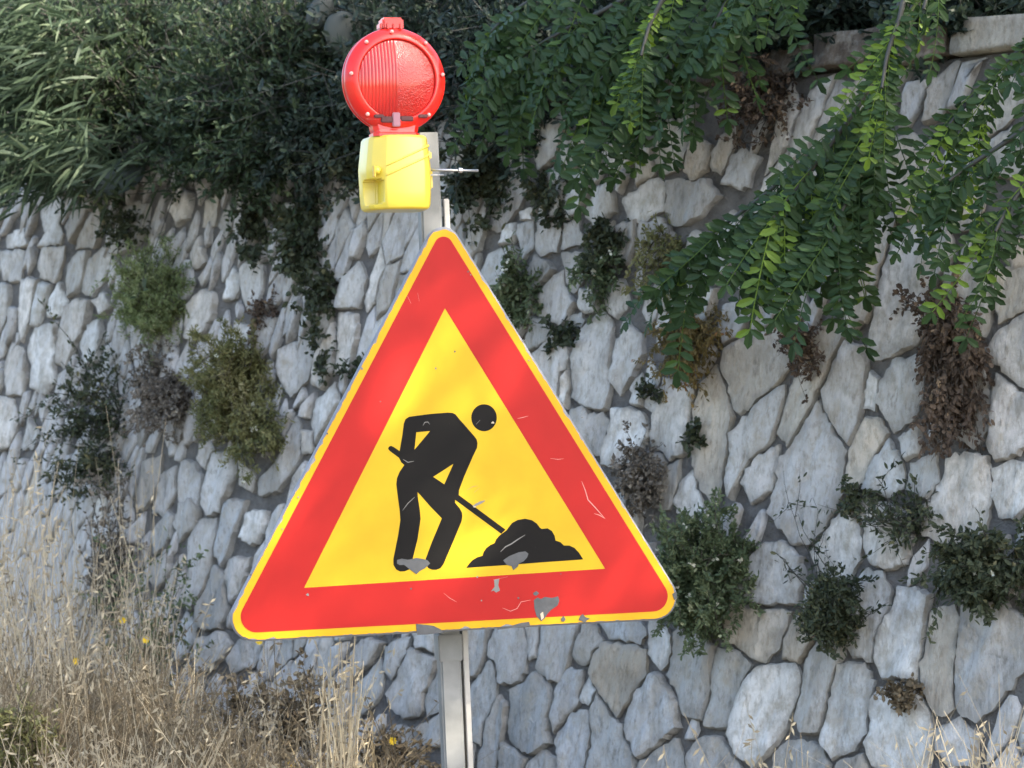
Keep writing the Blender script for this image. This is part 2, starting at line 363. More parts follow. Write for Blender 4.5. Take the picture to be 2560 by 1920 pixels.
S('C', 'b', 1780,1230,1900,1090,1960,1150,1860,1350,1790,1400)
S('C', 'b', 2140,1540,2230,1500,2230,1650,2150,1650)
# between the sign and the right-hand blocks
S('X', 'u', 690,1300,760,1200,870,1130,920,1200,940,1280,990,1330,980,1420,900,1500,880,1700,830,1740,700,1500)
S('X', 'w', 1150,960,1300,920,1370,980,1400,1180,1400,1300,1390,1520,1330,1640,1330,1800,1200,1850,1080,1800,1010,1700,1040,1420,1050,1150)
S('X', 'w', 1560,1070,1610,1150,1630,1300,1600,1480,1480,1570,1400,1540,1410,1320,1430,1200)
S('X', 'w', 920,1500,980,1440,985,1600,940,1800,870,1740)
S('X', 'g', 270,260,400,210,430,300,400,450,330,560,230,600,190,480)
S('X', 'w', 330,20,460,-20,440,110,400,200,290,220)
S('X', 'u', 480,0,630,-40,640,200,560,250,500,120)
S('X', 'u', 670,-20,860,-60,880,60,800,200,700,290,650,240)
S('X', 'u', 930,0,1040,0,1040,150,960,160)
S('X', 'w', 1300,140,1390,60,1440,160,1370,300,1300,270)
S('X', 'u', 1470,40,1640,-40,1650,180,1540,300,1460,260)
S('X', 'u', 1680,-40,1860,20,1930,180,1860,300,1700,260,1670,120)
S('X', 'g', 650,340,700,420,780,480,740,550,680,550,640,440)
S('X', 'u', 950,350,1050,370,1070,500,1010,620,950,580)
S('X', 'u', 930,450,920,620,980,800,960,960,900,1000,720,880,760,640)
S('X', 'g', 660,980,780,960,760,1060,700,1220,640,1180)
S('X', 'g', 1000,900,1100,880,1120,960,1060,1110,980,1120,940,1060)
S('X', 'w', 1390,660,1450,640,1480,760,1440,900,1380,840)
S('X', 'w', 1130,700,1200,720,1220,820,1140,880,1090,820)
S('Y', 'u', 130,500,240,440,310,520,430,540,490,600,470,780,420,940,330,860,200,700)
S('Y', 'w', 570,530,690,510,700,600,780,580,800,700,880,680,860,790,760,900,620,960,450,990,440,900,510,740)
S('Y', 'w', 990,290,1040,250,1120,290,1250,330,1250,480,1220,760,1210,880,1100,930,990,900,970,800,920,770,945,560)
S('Y', 'w', 860,200,900,100,960,200,975,320,960,480,930,510,850,460)
S('Y', 'w', 820,160,840,300,840,460,750,420,790,280)
S('Y', 'u', 930,930,1020,930,1040,1020,1030,1120,960,1140,910,1010)
S('Y', 'g', 1060,1060,1180,1020,1160,1180,1080,1290,1060,1400,1000,1390,1020,1200)
S('Y', 'w', 1240,1110,1340,1000,1370,1100,1330,1230,1350,1370,1200,1430,1190,1280)
# beneath the sign, right of the post
S('H', 'u', 870,840,940,840,950,950,890,1100,862,1100)
S('H', 'u', 1000,900,1070,840,1190,820,1210,950,1200,1080,1130,1150,1050,1130,1030,1020,980,960)
S('H', 'u', 1215,800,1275,790,1270,980,1225,1000,1210,900)
S('H', 'u', 1300,800,1500,790,1500,880,1440,1000,1400,1150,1310,1090,1280,1040,1290,920)
S('H', 'g', 1520,890,1600,810,1680,870,1610,950,1590,1020,1540,1030,1510,970)
S('H', 't', 1625,960,1700,885,1880,900,1900,960,1940,1080,1870,1180,1760,1320,1690,1250,1640,1150,1610,1050)
S('H', 'u', 1690,790,1820,770,1870,820,1920,830,1900,890,1800,880,1720,860)
S('H', 'w', 1990,790,2060,840,2080,980,2040,1040,1990,940)
S('H', 'g', 890,1160,980,1000,1015,1050,1000,1240,940,1400,920,1520,885,1450)
S('H', 'g', 1120,1180,1260,1080,1330,1150,1360,1230,1340,1350,1320,1480,1250,1580,1200,1540,1110,1480,1100,1350)
S('H', 'u', 1460,1060,1550,1060,1540,1160,1440,1340,1380,1390,1360,1350,1400,1200)
S('H', 'w', 1590,1100,1610,1180,1580,1260,1540,1230,1560,1150)
S('H', 'g', 1640,1200,1680,1280,1750,1430,1830,1580,1880,1720,1600,1740,1620,1500)
S('H', 'u', 1980,1090,2020,1110,2100,1270,2095,1380,2040,1480,1900,1600,1850,1480,1840,1290,1900,1180)
S('H', 'u', 1490,1330,1570,1310,1580,1450,1530,1659,1400,1680,1430,1500)
S('H', 'g', 960,1400,1050,1250,1090,1280,1060,1480,1000,1680,940,1680)
S('H', 'u', 500,960,590,960,640,1000,600,1100,550,1300,480,1290,400,1230,370,1210,430,1080)
S('H', 'u', 340,920,480,870,440,970,370,1120,340,1060)
S('H', 'g', 575,1240,690,1090,700,1270,600,1330)
S('H', 'g', 560,1420,690,1320,720,1450,600,1470)
S('H', 'g', 150,1180,240,1110,310,1010,330,1090,300,1210,200,1300,140,1290)
S('H', 'u', 200,890,320,890,250,990,150,1080,130,980)
S('H', 'u', 530,870,640,870,650,950,540,920)
S('H', 'g', 1060,1500,1180,1600,1120,1700,1030,1680)
S('H', 'g', 200,1560,420,1420,540,1460,560,1640,400,1760,200,1740)
S('H', 'g', 1900,1640,2030,1530,2100,1540,2180,1760,1900,1760)
S('H', 'g', 1240,1640,1310,1540,1390,1600,1370,1740,1240,1750)
# left, below
S('G', 'u', 1240,160,1330,150,1350,230,1290,420,1250,600,1180,690,1150,620,1180,420,1180,260)
S('G', 'u', 1400,30,1510,30,1450,200,1410,340,1370,410,1350,330,1380,200)
S('G', 'w', 1530,100,1640,90,1620,210,1560,280,1510,230)
S('G', 'g', 1110,30,1200,0,1240,60,1210,170,1120,250,1090,160)
S('G', 'u', 1080,420,1130,360,1150,480,1100,680,1080,820,1010,830,1000,760,1050,560)
S('G', 'g', 960,420,1040,330,1070,420,1050,500,970,550,950,500)
S('G', 'u', 900,660,1000,620,980,760,960,900,890,900)
S('G', 'g', 1330,430,1380,490,1400,650,1370,800,1280,800,1220,770,1270,600)
S('G', 'u', 1160,710,1220,800,1180,900,1110,1000,1080,920,1110,830)
S('G', 'u', 1420,380,1540,380,1480,560,1430,640,1400,520)
S('G', 'g', 960,240,1050,80,1080,120,1050,240,970,330)
S('G', 'u', 1230,880,1380,830,1420,900,1330,1020,1240,1060,1200,960)
S('G', 'u', 1480,900,1620,900,1560,1020,1440,1060,1420,1000)
# left, middle
S('D', 'w', 20,30,130,0,150,30,130,200,40,190,20,120)
S('D', 'w', 280,0,400,0,380,100,340,200,270,180,260,80)
S('D', 'g', 440,110,490,20,560,10,540,100,510,220,420,310,430,200)
S('D', 'w', 570,80,640,20,700,40,640,180,580,290,530,260,525,170)
S('D', 'w', 0,240,60,230,70,300,40,420,0,520,-60,480,-50,300)
S('D', 'w', 150,200,230,200,220,300,200,420,150,560,140,400)
S('D', 'w', 260,230,320,220,300,320,240,470,210,480,240,320)
S('D', 'w', 330,330,380,230,430,330,410,400,310,410)
S('D', 'w', 230,520,370,460,360,600,330,720,340,800,290,880,220,860,210,700,200,600)
S('D', 'w', 410,360,560,330,540,450,480,550,450,620,400,720,375,700,380,560)
S('D', 'w', 560,480,620,430,630,560,600,680,560,700,530,600)
S('D', 'w', 90,610,150,640,165,800,140,900,60,900,50,770)
S('D', 'w', 600,330,640,290,700,360,620,410)
S('D', 'w', 1180,370,1270,270,1320,290,1320,400,1270,500,1200,570,1150,530)
S('D', 'u', 1330,1260,1440,1270,1450,1380,1410,1480,1370,1620,1300,1630,1270,1500,1300,1370)
S('D', 'u', 1150,1320,1230,1320,1250,1450,1220,1680,1100,1680,1130,1480)
S('D', 'u', 1240,1220,1300,1200,1325,1245,1270,1360,1230,1290)
S('D', 'g', 1440,1490,1500,1510,1480,1620,1440,1659,1410,1610)
S('D', 'g', 1500,1320,1590,1420,1560,1480,1500,1450)
S('D', 'u', 1600,1430,1690,1370,1770,1270,1840,1050,1870,1130,1830,1280,1790,1380,1720,1480,1620,1500)
S('D', 'w', 1960,960,2060,850,2070,950,2000,1100,1950,1180,1940,1080)
S('D', 'u', 1760,640,1900,550,1930,640,1890,800,1800,890,1740,780)
S('D', 'w', 1980,680,2060,480,2080,580,2040,760,1990,860,1945,820)
S('D', 'w', 2100,410,2200,400,2190,560,2150,750,2085,750,2090,560)
S('D', 'g', 2000,430,2050,340,2035,480,1990,630,1970,560)
S('D', 'w', 1510,120,1600,70,1620,160,1600,300,1590,400,1540,370,1500,230)
S('D', 'w', 1420,230,1460,140,1490,160,1450,300,1400,310)
S('D', 'u', 1620,430,1690,450,1650,600,1590,720,1560,650)
S('D', 'w', 2150,200,2212,100,2240,200,2212,370,2090,360)
S('D', 'w', 1460,470,1560,500,1540,640,1450,640)
S('D', 'w', 0,930,90,940,110,1080,60,1200,0,1230,-60,1100)
S('D', 'w', 200,1060,240,1130,210,1220,150,1230)
S('D', 'w', 420,1020,500,1000,510,1080,430,1130)
S('D', 'g', 920,1330,995,1290,990,1400,930,1550,880,1600,890,1450)
S('D', 'u', 1010,1400,1090,1360,1085,1500,1010,1640,960,1620)
S('D', 'w', 1870,1120,1930,1130,1920,1250,1880,1260)
# left, top
S('A', 'w', 60,1460,170,1420,180,1500,140,1530,50,1530)
S('A', 'w', 270,1310,390,1200,360,1380,390,1450,380,1500,260,1510,300,1440)
S('A', 'g', 440,1400,490,1270,540,1270,520,1360,460,1480)
S('A', 'g', 530,1370,620,1290,640,1400,600,1500,560,1530,480,1530,500,1480)
S('A', 'w', 770,1310,830,1260,910,1270,900,1400,840,1500,740,1540,690,1560)
S('A', 'u', 935,1420,1020,1180,990,1350,1010,1390,930,1510)
S('A', 'w', 1060,1280,1120,1170,1180,1200,1170,1330,1100,1370)
S('A', 'b', 1280,1250,1350,1200,1320,1380,1270,1380)
S('A', 'g', 1370,1390,1420,1280,1440,1330,1400,1450)
S('A', 'w', 1190,1560,1240,1480,1260,1600,1210,1640)
S('Q', 'w', 1290,450,1340,430,1320,560,1240,680,1170,700,1220,580)
S('Q', 'w', 1960,720,2110,780,2130,960,2060,1120,2040,1280,1960,1440,1770,1480,1790,1330,1880,1160,1950,1000)
# top, right of the post
S('B', 'u', 1060,1220,1110,930,1150,960,1150,1280,1050,1430,1030,1400)
S('B', 'b', 1300,800,1340,740,1440,760,1430,830,1390,970,1310,1000)
S('B', 'b', 1440,850,1510,900,1500,980,1450,1045,1420,970)
S('B', 'w', 1330,1150,1380,1080,1440,1130,1430,1230,1400,1330,1340,1370,1280,1360,1310,1250)
S('B', 'w', 1160,1310,1260,1290,1260,1360,1160,1360)
S('B', 'w', 1470,1110,1570,1070,1570,1200,1500,1330,1450,1350,1450,1250)
S('B', 'w', 1610,1230,1700,1170,1700,1280,1640,1350,1600,1290)
S('B', 'w', 1840,1250,2000,1120,2060,1130,2050,1300,1900,1370,1830,1350)
S('B', 'w', 1720,950,1800,920,1850,1000,1760,1030)
S('B', 'b', 1870,1000,1960,920,1970,1060,1900,1110)
S('B', 'b', 2080,760,2180,830,2180,930,2050,1040,2000,1020,2030,900)
S('C', 'b', 180,880,290,900,270,1050,170,1110,150,1060)
S('C', 'b', 310,920,420,850,400,970,350,1050,290,1030)
S('C', 'u', 430,960,540,1000,500,1080,390,1100)
S('C', 'u', 20,1110,120,1120,250,1130,300,1200,150,1320,20,1300)
S('C', 'b', 80,670,170,700,170,780,100,760)
S('C', 'b', 510,600,570,560,610,630,560,670)

def resample(p, seg):
    o = []
    for a, b_ in zip(p, p[1:] + p[:1]):
        k_ = max(1, int(round(math.dist(a, b_) / seg)))
        for j in range(k_): o.append((a[0] + (b_[0] - a[0]) * j / k_, a[1] + (b_[1] - a[1]) * j / k_))
    return o
def poly_area(p): return .5 * sum(p[i][0] * p[(i + 1) % len(p)][1] - p[(i + 1) % len(p)][0] * p[i][1] for i in range(len(p)))
def shrink_fix(p):
    if poly_area(p) < 0: p = p[::-1]
    return p
def in_poly(pt, p):
    x, y = pt; c = False; j = len(p) - 1
    for i in range(len(p)):
        if (p[i][1] > y) != (p[j][1] > y) and x < (p[j][0] - p[i][0]) * (y - p[i][1]) / (p[j][1] - p[i][1]) + p[i][0]: c = not c
        j = i
    return c
traced = []
def seg_d2(pt, p):
    best = 9
    for i in range(len(p)):
        a = p[i]; b_ = p[(i + 1) % len(p)]; dx, dy = b_[0] - a[0], b_[1] - a[1]; L2 = dx * dx + dy * dy + 1e-12
        u = max(0, min(1, ((pt[0] - a[0]) * dx + (pt[1] - a[1]) * dy) / L2))
        best = min(best, (a[0] + u * dx - pt[0]) ** 2 + (a[1] + u * dy - pt[1]) ** 2)
    return best
for tone, pts in T:
    p = shrink_fix([st(*q) for q in pts])
    c = (sum(a for a, b in p) / len(p), sum(b for a, b in p) / len(p))
    if any(in_poly(c, q[1]) for q in traced): continue
    p = [(a, min(b, WTOP - .01)) for a, b in p]
    traced.append((tone, p))
def centroid(p): return (sum(a for a, b in p) / len(p), sum(b for a, b in p) / len(p))
cens = [centroid(p) for _, p in traced]
for it in range(3):
    new = []
    for i, (tone, p) in enumerate(traced):
        p = resample(p, .05); ci = centroid(p)
        near = [traced[j][1] for j in range(len(traced)) if j != i and math.dist(cens[i], cens[j]) < .6]
        o = []; L = len(p)
        for k_ in range(L):
            a, b_, c = p[k_ - 1], p[k_], p[(k_ + 1) % L]; dx, dy = c[0] - a[0], c[1] - a[1]; l_ = math.hypot(dx, dy) + 1e-9; nx, ny = dy / l_, -dx / l_
            d = min([math.sqrt(seg_d2(b_, q)) for q in near] or [1]); mv = max(0, min(.012 if ci[0] > -.35 else .0045, (d - .009) * .5))
            if any(in_poly((b_[0] + nx * mv, b_[1] + ny * mv), q) for q in near): mv = 0
            o.append((b_[0] + nx * mv, min(WTOP - .01, b_[1] + ny * mv)))
        new.append((tone, o))
    traced = new
# the rest of the wall: leaning cells grown between the traced stones
SH, ST = .28, .34                             # lean and vertical stretch of the cells
def fw(p): return (p[0] - SH * p[1], p[1] * ST)
def bw(p): return (p[0] + SH * p[1] / ST, p[1] / ST)
seeds = []; auto = []
for tone, p in traced:
    L = len(p)
    for i in range(L):
        a, b_ = p[i], p[(i + 1) % L]; d = math.dist(a, b_); k_ = max(1, int(d / .035))
        cx = sum(q[0] for q in p) / L; cy = sum(q[1] for q in p) / L
        for j in range(k_):
            x = a[0] + (b_[0] - a[0]) * j / k_; y = a[1] + (b_[1] - a[1]) * j / k_
            seeds.append(fw((x + (cx - x) * .10, y + (cy - y) * .10)))
nfix = len(seeds)
boxes = [(min(q[0] for q in p) - .06, max(q[0] for q in p) + .06, min(q[1] for q in p) - .06, max(q[1] for q in p) + .06, p) for _, p in traced]
tries = 0
pts = []; PT = np.zeros((8000, 2)); npt = 0
while tries < 42000:
    tries += 1
    s = random.uniform(S0 + .1, S1 - .1) if tries % 3 == 0 else random.uniform(-2.75, 1.9); t = random.uniform(-.2, WTOP + .3)
    vis = -2.75 < s < 1.9
    dmin = ((.040 if s < -.35 else .054) if vis else .10) * random.uniform(.85, 1.35) * (1.25 if s > .2 else 1)
    f = fw((s, t)); ok = True
    for (a0, a1, b0, b1, p) in boxes:
        if a0 < s < a1 and b0 < t < b1 and (in_poly((s, t), p) or seg_d2((s, t), p) < .0005): ok = False; break
    if not ok: continue
    if npt and ((PT[:npt, 0] - f[0]) ** 2 + (PT[:npt, 1] - f[1]) ** 2).min() < dmin ** 2: continue
    PT[npt] = f; npt += 1; pts.append(f)
allp = np.array(seeds + pts)
for i in range(nfix, len(allp)):
    c = allp[i]; d = np.hypot(*(allp - c).T); nb = np.argsort(d)[1:60]
    cell = [(c[0] - .3, c[1] - .3), (c[0] + .3, c[1] - .3), (c[0] + .3, c[1] + .3), (c[0] - .3, c[1] + .3)]
    for k_ in nb:
        q = allp[k_]; m_ = (c + q) / 2; nn = q - c; out = []
        for a, b_ in zip(cell, cell[1:] + cell[:1]):
            da = (a[0] - m_[0]) * nn[0] + (a[1] - m_[1]) * nn[1]; db = (b_[0] - m_[0]) * nn[0] + (b_[1] - m_[1]) * nn[1]
            if da <= 0: out.append(a)
            if (da < 0) != (db < 0):
                u = da / (da - db); out.append((a[0] + (b_[0] - a[0]) * u, a[1] + (b_[1] - a[1]) * u))
        cell = out
        if len(cell) < 3: break
    if len(cell) < 3: continue
    p = shrink_fix([bw(q) for q in cell])
    if centroid(p)[1] > WTOP - .02: continue
    p = [(a, min(b, WTOP - .005)) for a, b in p]
    cx = sum(a for a, b in p) / len(p); cy = sum(b for a, b in p) / len(p)
    gap = .005
    p = [(cx + (a - cx) * max(.3, 1 - gap / max(.02, math.dist((a, b), (cx, cy)))), cy + (b - cy) * max(.3, 1 - gap / max(.02, math.dist((a, b), (cx, cy))))) for a, b in p]
    if poly_area(p) < .0007: continue
    auto.append(p)

TONE = {'w': (.60, .585, .55), 'g': (.40, .387, .357), 'b': (.54, .49, .41), 'u': (.485, .475, .455), 't': (.40, .355, .285), 'c': (.125, .098, .072)}  # tone c has the foliage shade over the cap stones in its colour
def tone_col(t):
    c = TONE[t]; f = random.uniform(.80, 1.10); w_ = random.uniform(-.035, .05); return (c[0] * f * (1 + w_), c[1] * f, c[2] * f * (1 - w_), 1)
def round_corners(p):                          # one corner-cutting pass
    o = []
    for a, b_ in zip(p, p[1:] + p[:1]):
        o.append((a[0] * .82 + b_[0] * .18, a[1] * .82 + b_[1] * .18)); o.append((a[0] * .18 + b_[0] * .82, a[1] * .18 + b_[1] * .82))
    return o
def stone_geo(p, seg, seed, jit=.0068, rnd_=False):
    p = resample(round_corners(p) if rnd_ else p, seg); n_ = len(p)
    cx = sum(a for a, b in p) / n_; cy = sum(b for a, b in p) / n_
    q = []
    for i, (a, b) in enumerate(p):
        na = noise.noise((a * 34 + seed, b * 34, 1.7)) + .8 * noise.noise((a * 110, b * 90 + seed, 5.)) + .5 * random.uniform(-1, 1)
        r_ = math.hypot(a - cx, b - cy) + 1e-6
        q.append((a - cx + (a - cx) / r_ * jit * na, b - cy + (b - cy) / r_ * jit * na))
    rm = sum(math.hypot(*u) for u in q) / n_
    H = random.uniform(.011, .023); ta, tb = random.uniform(-.09, .09), random.uniform(-.05, .05)
    def h(a, b, f):
        x, y = (a + cx), (b + cy)
        rg = abs(noise.noise((x * 13 + seed - y * 3, y * 5, 7.))) * .024 - .007      # broken faces with ridges along the stone
        return H * f + ta * a + tb * b + rg + .005 * noise.noise((x * 20 + seed, y * 12, 2.)) + .0025 * noise.noise((x * 60, y * 44 + seed, 2.))
    V = []
    rings = [(1.0, None), (1.0, .50), (max(.7, 1 - .0045 / rm), .92), (.80, 1.0), (.55, 1.0), (.28, 1.0)]
    for sc, f in rings:
        for a, b in q:
            V.append((a * sc, b * sc, -.03 if f is None else max(.0075, h(a * sc, b * sc, f) - (H * .4 if f == .50 else 0))))
    V.append((0, 0, h(0, 0, 1.0))); Fc = []
    for r_ in range(len(rings) - 1):
        for i in range(n_):
            j = (i + 1) % n_; Fc.append((r_ * n_ + i, r_ * n_ + j, (r_ + 1) * n_ + j, (r_ + 1) * n_ + i))
    L = (len(rings) - 1) * n_
    for i in range(n_): Fc.append((L + i, L + (i + 1) % n_, len(V) - 1))
    return (cx, cy), V, Fc
def edge_attr(me, Vs):                         # how close a vertex is to the stone's outline, for mortar smeared over the rim
    n_ = (len(Vs) - 1) // 6; e = np.zeros(len(Vs), np.float32); e[:3 * n_] = 1; e[3 * n_:4 * n_] = .50; e[4 * n_:5 * n_] = .12
    a = me.attributes.new('edge', 'FLOAT', 'POINT'); a.data.foreach_set('value', e); return me
nstone = 0
def add_stone(p, tone, seg):
    global nstone
    c, Vs, Fs = stone_geo(p, seg, random.uniform(0, 50)); me = edge_attr(mesh('stone', Vs, Fs), Vs)
    o = link('stone', me, M['stone']); me.set_sharp_from_angle(angle=R(38)); o.matrix_world = Matrix.Translation(wpt(*c)) @ WMAT
    o.parent = wall; o.matrix_parent_inverse = wall.matrix_world.inverted(); o.color = tone_col(tone); nstone += 1
for tone, p in traced: add_stone(p, tone, .014)
def px_of(s, t):
    v = wpt(s, t) - CAM; return v.x / v.y / K + 1280, 960 - v.z / v.y / K
rest = []
cand = []
for p in auto:
    cx = sum(a for a, b in p) / len(p); cy = sum(b for a, b in p) / len(p); X, Y_ = px_of(cx, cy)
    (cand if -60 < X < 2620 and -40 < Y_ < 1960 else rest).append(p)
cand.sort(key=lambda p: -abs(poly_area(p)))
for p in cand[:max(0, 295 - nstone)]: add_stone(p, random.choices('wugb', (5, 3, 3, 1.5))[0], .018)
rest += cand[max(0, 295 - nstone) if False else len(cand[:max(0, 295 - len(traced))]):]
V = []; Fc = []
for p in rest:
    c, Vs, Fs = stone_geo(p, .05, random.uniform(0, 50)); b0 = len(V)
    V += [(a + c[0], b + c[1], h_) for a, b, h_ in Vs]; Fc += [tuple(i + b0 for i in f) for f in Fs]
o = link('stone_masonry', mesh('stone_masonry', V, Fc), M['stone']); o.matrix_world = Matrix.Translation(W0) @ WMAT
o.parent = wall; o.matrix_parent_inverse = wall.matrix_world.inverted(); o.color = (.48, .47, .455, 1); o['kind'] = 'stuff'
# cap stones lying on the wall top
def capstone(s0, s1, hgt, proud, tone, jit):
    r_ = random.Random(jit); V = []; n1, n2, n3 = 14, 4, 6
    bm = bmesh.new(); bmesh.ops.create_cube(bm, size=1)
    bmesh.ops.subdivide_edges(bm, edges=bm.edges[:], cuts=6, use_grid_fill=True)
    for v in bm.verts:
        x = (v.co.x + .5) * (s1 - s0) + s0; y = (v.co.y + .5) * hgt; z = (v.co.z - .5) * .42 + proud
        d = Vector((noise.noise((x * 7, y * 9, z * 7 + jit)), noise.noise((x * 8 + 9, y * 8, z * 7 + jit)), noise.noise((x * 9, y * 7 + 5, z * 7 + jit)))) * .022
        v.co = Vector((x - (s0 + s1) / 2, y, z)) + d
    me = bpy.data.meshes.new('cap_stone'); bm.to_mesh(me); bm.free()
    o = link('cap_stone', me, M['stone']); o.matrix_world = Matrix.Translation(wpt((s0 + s1) / 2, WTOP + .002)) @ WMAT
    o.parent = wall; o.matrix_parent_inverse = wall.matrix_world.inverted(); o.color = tone_col(tone)
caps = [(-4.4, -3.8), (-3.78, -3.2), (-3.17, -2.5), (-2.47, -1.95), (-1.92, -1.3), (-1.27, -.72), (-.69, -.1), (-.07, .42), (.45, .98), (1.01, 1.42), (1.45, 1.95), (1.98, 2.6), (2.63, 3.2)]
for i, (a, b) in enumerate(caps): capstone(a, b, random.uniform(.075, .10), random.uniform(.015, .05), ('t' if i == 10 else 'c'), i * 3.1)  # dark cap tone stands in for shade cast by the foliage

# ------------------------------------------------------------------ sign geometry
YAW, PIT, ROL = R(11.71), R(2.68), R(1.84)
SO = Vector((-.11645, 4.9316, 1.39023))
def frame(yaw, pit, rol):
    t = Vector((math.cos(yaw), math.sin(yaw), 0)); n_ = Vector((math.sin(yaw), -math.cos(yaw), 0)); u = Vector((0, 0, 1))
    c, s = math.cos(pit), math.sin(pit); u, n_ = u * c - n_ * s, n_ * c + u * s
    c, s = math.cos(rol), math.sin(rol); t, u = t * c + u * s, u * c - t * s
    return t, u, n_
def fmat(t, u, n_, o): return Matrix(((t.x, u.x, n_.x, o.x), (t.y, u.y, n_.y, o.y), (t.z, u.z, n_.z, o.z), (0, 0, 0, 1)))
st_, su_, sn_ = frame(YAW, PIT, ROL)
SM = fmat(st_, su_, sn_, SO)
sign = empty('road_sign', label='triangular yellow roadworks warning sign with red border and black digging worker', cat='road sign', mat=SM)
def sx(x, y, reg):                            # enlarged photo region -> place on the sign face
    if reg == 4: px, py = 540 + x * 1200 / 1810, 540 + y * 1200 / 1810
    else: px, py = 920 + x * 600 / 1991, 960 + y * 600 / 1991
    d = Vector(((px - 1280) * K, 1, -(py - 960) * K)); q = (SO - CAM).dot(sn_) / d.dot(sn_); v = CAM + d * q - SO
    return (v.dot(st_), v.dot(su_))
def local(name, me, m, parent, smooth=False):
    o = link(name, me, m, None, smooth); o.parent = parent; return o
def rounded_tri(off, r, n_=14, top=.74):
    S_ = .9677; ap = S_ / math.sqrt(3); V = []
    d = ap - 2 * (off + r)                      # arc centres
    for k_ in range(3):
        rr = r * (top if k_ == 0 else 1); d = ap - 2 * (off + rr)
        a = R(90 + 120 * k_); c = (d * math.cos(a), d * math.sin(a))
        for j in range(n_ + 1):
            b = a - R(60) + R(120) * j / n_; V.append((c[0] + rr * math.cos(b), c[1] + rr * math.sin(b)))
    return V
outer = rounded_tri(0, .047)
def flat(poly, z, holes=()):
    loops = [[Vector((a, b, z)) for a, b in l] for l in [poly, *holes]]
    tri = tessellate_polygon(loops); V = [v for l in loops for v in l]
    fs = []
    for a, b, c in tri:
        nz_ = (V[b] - V[a]).cross(V[c] - V[a]).z
        if abs(nz_) < 1e-12: continue
        fs.append((a, b, c) if nz_ > 0 else (a, c, b))
    return V, fs
def slab(poly, z0, z1, holes=()):              # a sheet with its own thickness
    V, fs = flat(poly, z1, holes); n_ = len(V); V2 = [Vector((v.x, v.y, z0)) for v in V]
    out = list(fs); k_ = 0
    for l in [poly, *holes]:
        L = len(l)
        for i in range(L):
            a, b = k_ + i, k_ + (i + 1) % L; out.append((a, b, b + n_, a + n_))
        k_ += L
    return mesh('sheet', V + V2, out)
# pressed plate with a folded-back rim
n_ = len(outer); inn = rounded_tri(.004, .043); back = rounded_tri(.0025, .0445)
V = [(a, b, 0) for a, b in inn] + [(a, b, -.003) for a, b in outer] + [(a, b, -.018) for a, b in outer] + [(a, b, -.018) for a, b in back] + [(a, b, -.003) for a, b in back]
Fc = [tuple(range(n_))]
for r_ in range(4):
    for i in range(n_): j = (i + 1) % n_; Fc.append((r_ * n_ + i, r_ * n_ + n_ + i, r_ * n_ + n_ + j, r_ * n_ + j))
Fc.append(tuple(range(5 * n_ - 1, 4 * n_ - 1, -1)))
local('plate', mesh('plate', V, Fc), M['alu'], sign)
# worn outer edge of the yellow sheet
ye = []
for i, (a, b) in enumerate(resample(rounded_tri(.0035, .0435, 10), .006)):
    w_ = max(0, noise.noise((a * 60, b * 60, 2.2)) - .18) * .012 + max(0, noise.noise((a * 190, b * 190, 8.2)) - .1) * .004
    r_ = math.hypot(a, b); ye.append((a - a / r_ * w_, b - b / r_ * w_))
local('border_face', slab(ye, 0, .0006), M['amber'], sign)
I3 = [sx(863, 348, 4), sx(332, 1402, 4), sx(1467, 1330, 4)]
local('yellow_face', slab(I3, .0005, .0009), M['yellow'], sign)
redo = rounded_tri(.0180, .0310, 14, .60)
local('red_border', slab(redo, .0006, .0012, [I3]), M['red'], sign)
def P3(*p): return [sx(p[i], p[i + 1], 3) for i in range(0, len(p), 2)]
def P4(*p): return [sx(p[i], p[i + 1], 4) for i in range(0, len(p), 2)]
fig = P3(340,272,500,250,660,237,700,240,725,252,760,295,880,432,900,458,908,490,904,530,870,600,800,760,755,880,752,920,722,962,722,985,760,1032,778,1065,782,1095,775,1140,700,1320,625,1495,600,1528,565,1541,530,1540,500,1528,482,1500,478,1450,530,1310,612,1115,520,1020,410,895,412,930,430,1050,436,1120,410,1290,372,1440,360,1500,340,1538,305,1554,265,1555,232,1538,210,1500,210,1450,250,1250,268,1130,262,1050,245,920,234,830,240,780,262,728,300,672,275,650,256,612,180,556,166,538,172,520,190,513,208,520,262,556,268,520,285,420,296,330,310,292)
h1 = P3(400,400,515,390,385,545); h2 = P3(540,770,708,662,632,832)
local('worker_figure', slab(fig, .0006, .0012, [h1, h2]), M['black'], sign)
local('worker_head', slab([sx(962 + 106 * math.cos(R(a)), 280 - 112 * math.sin(R(a)), 3) for a in range(0, 360, 10)], .0006, .0012), M['black'], sign)
local('shovel_handle', slab(P3(752,921,1140,1208,1105,1243,722,961), .0006, .00125), M['black'], sign)
local('spoil_heap', slab(P3(815,1525,835,1495,865,1462,905,1438,950,1425,958,1395,980,1362,1015,1335,1050,1320,1062,1290,1085,1262,1112,1240,1150,1212,1165,1190,1195,1152,1240,1128,1300,1117,1360,1130,1400,1158,1425,1192,1440,1202,1490,1197,1525,1220,1548,1260,1555,1298,1595,1312,1625,1340,1670,1340,1710,1358,1750,1400,1785,1455,1500,1475,1200,1498,1000,1512), .0006, .0012), M['black'], sign)
def chip(poly, z=.0018, m='primer', name='paint_chip'):
    local(name, slab(poly, .0005, z), M[m], sign)
chip(P3(240,1460,280,1448,330,1458,400,1443,450,1450,490,1460,515,1488,470,1530,430,1550,400,1578,370,1555,335,1530,300,1500,262,1502,240,1490))
chip(P3(1120,1462,1170,1428,1250,1395,1305,1388,1330,1408,1318,1440,1290,1470,1250,1490,1240,1515,1205,1545,1190,1510,1150,1500))
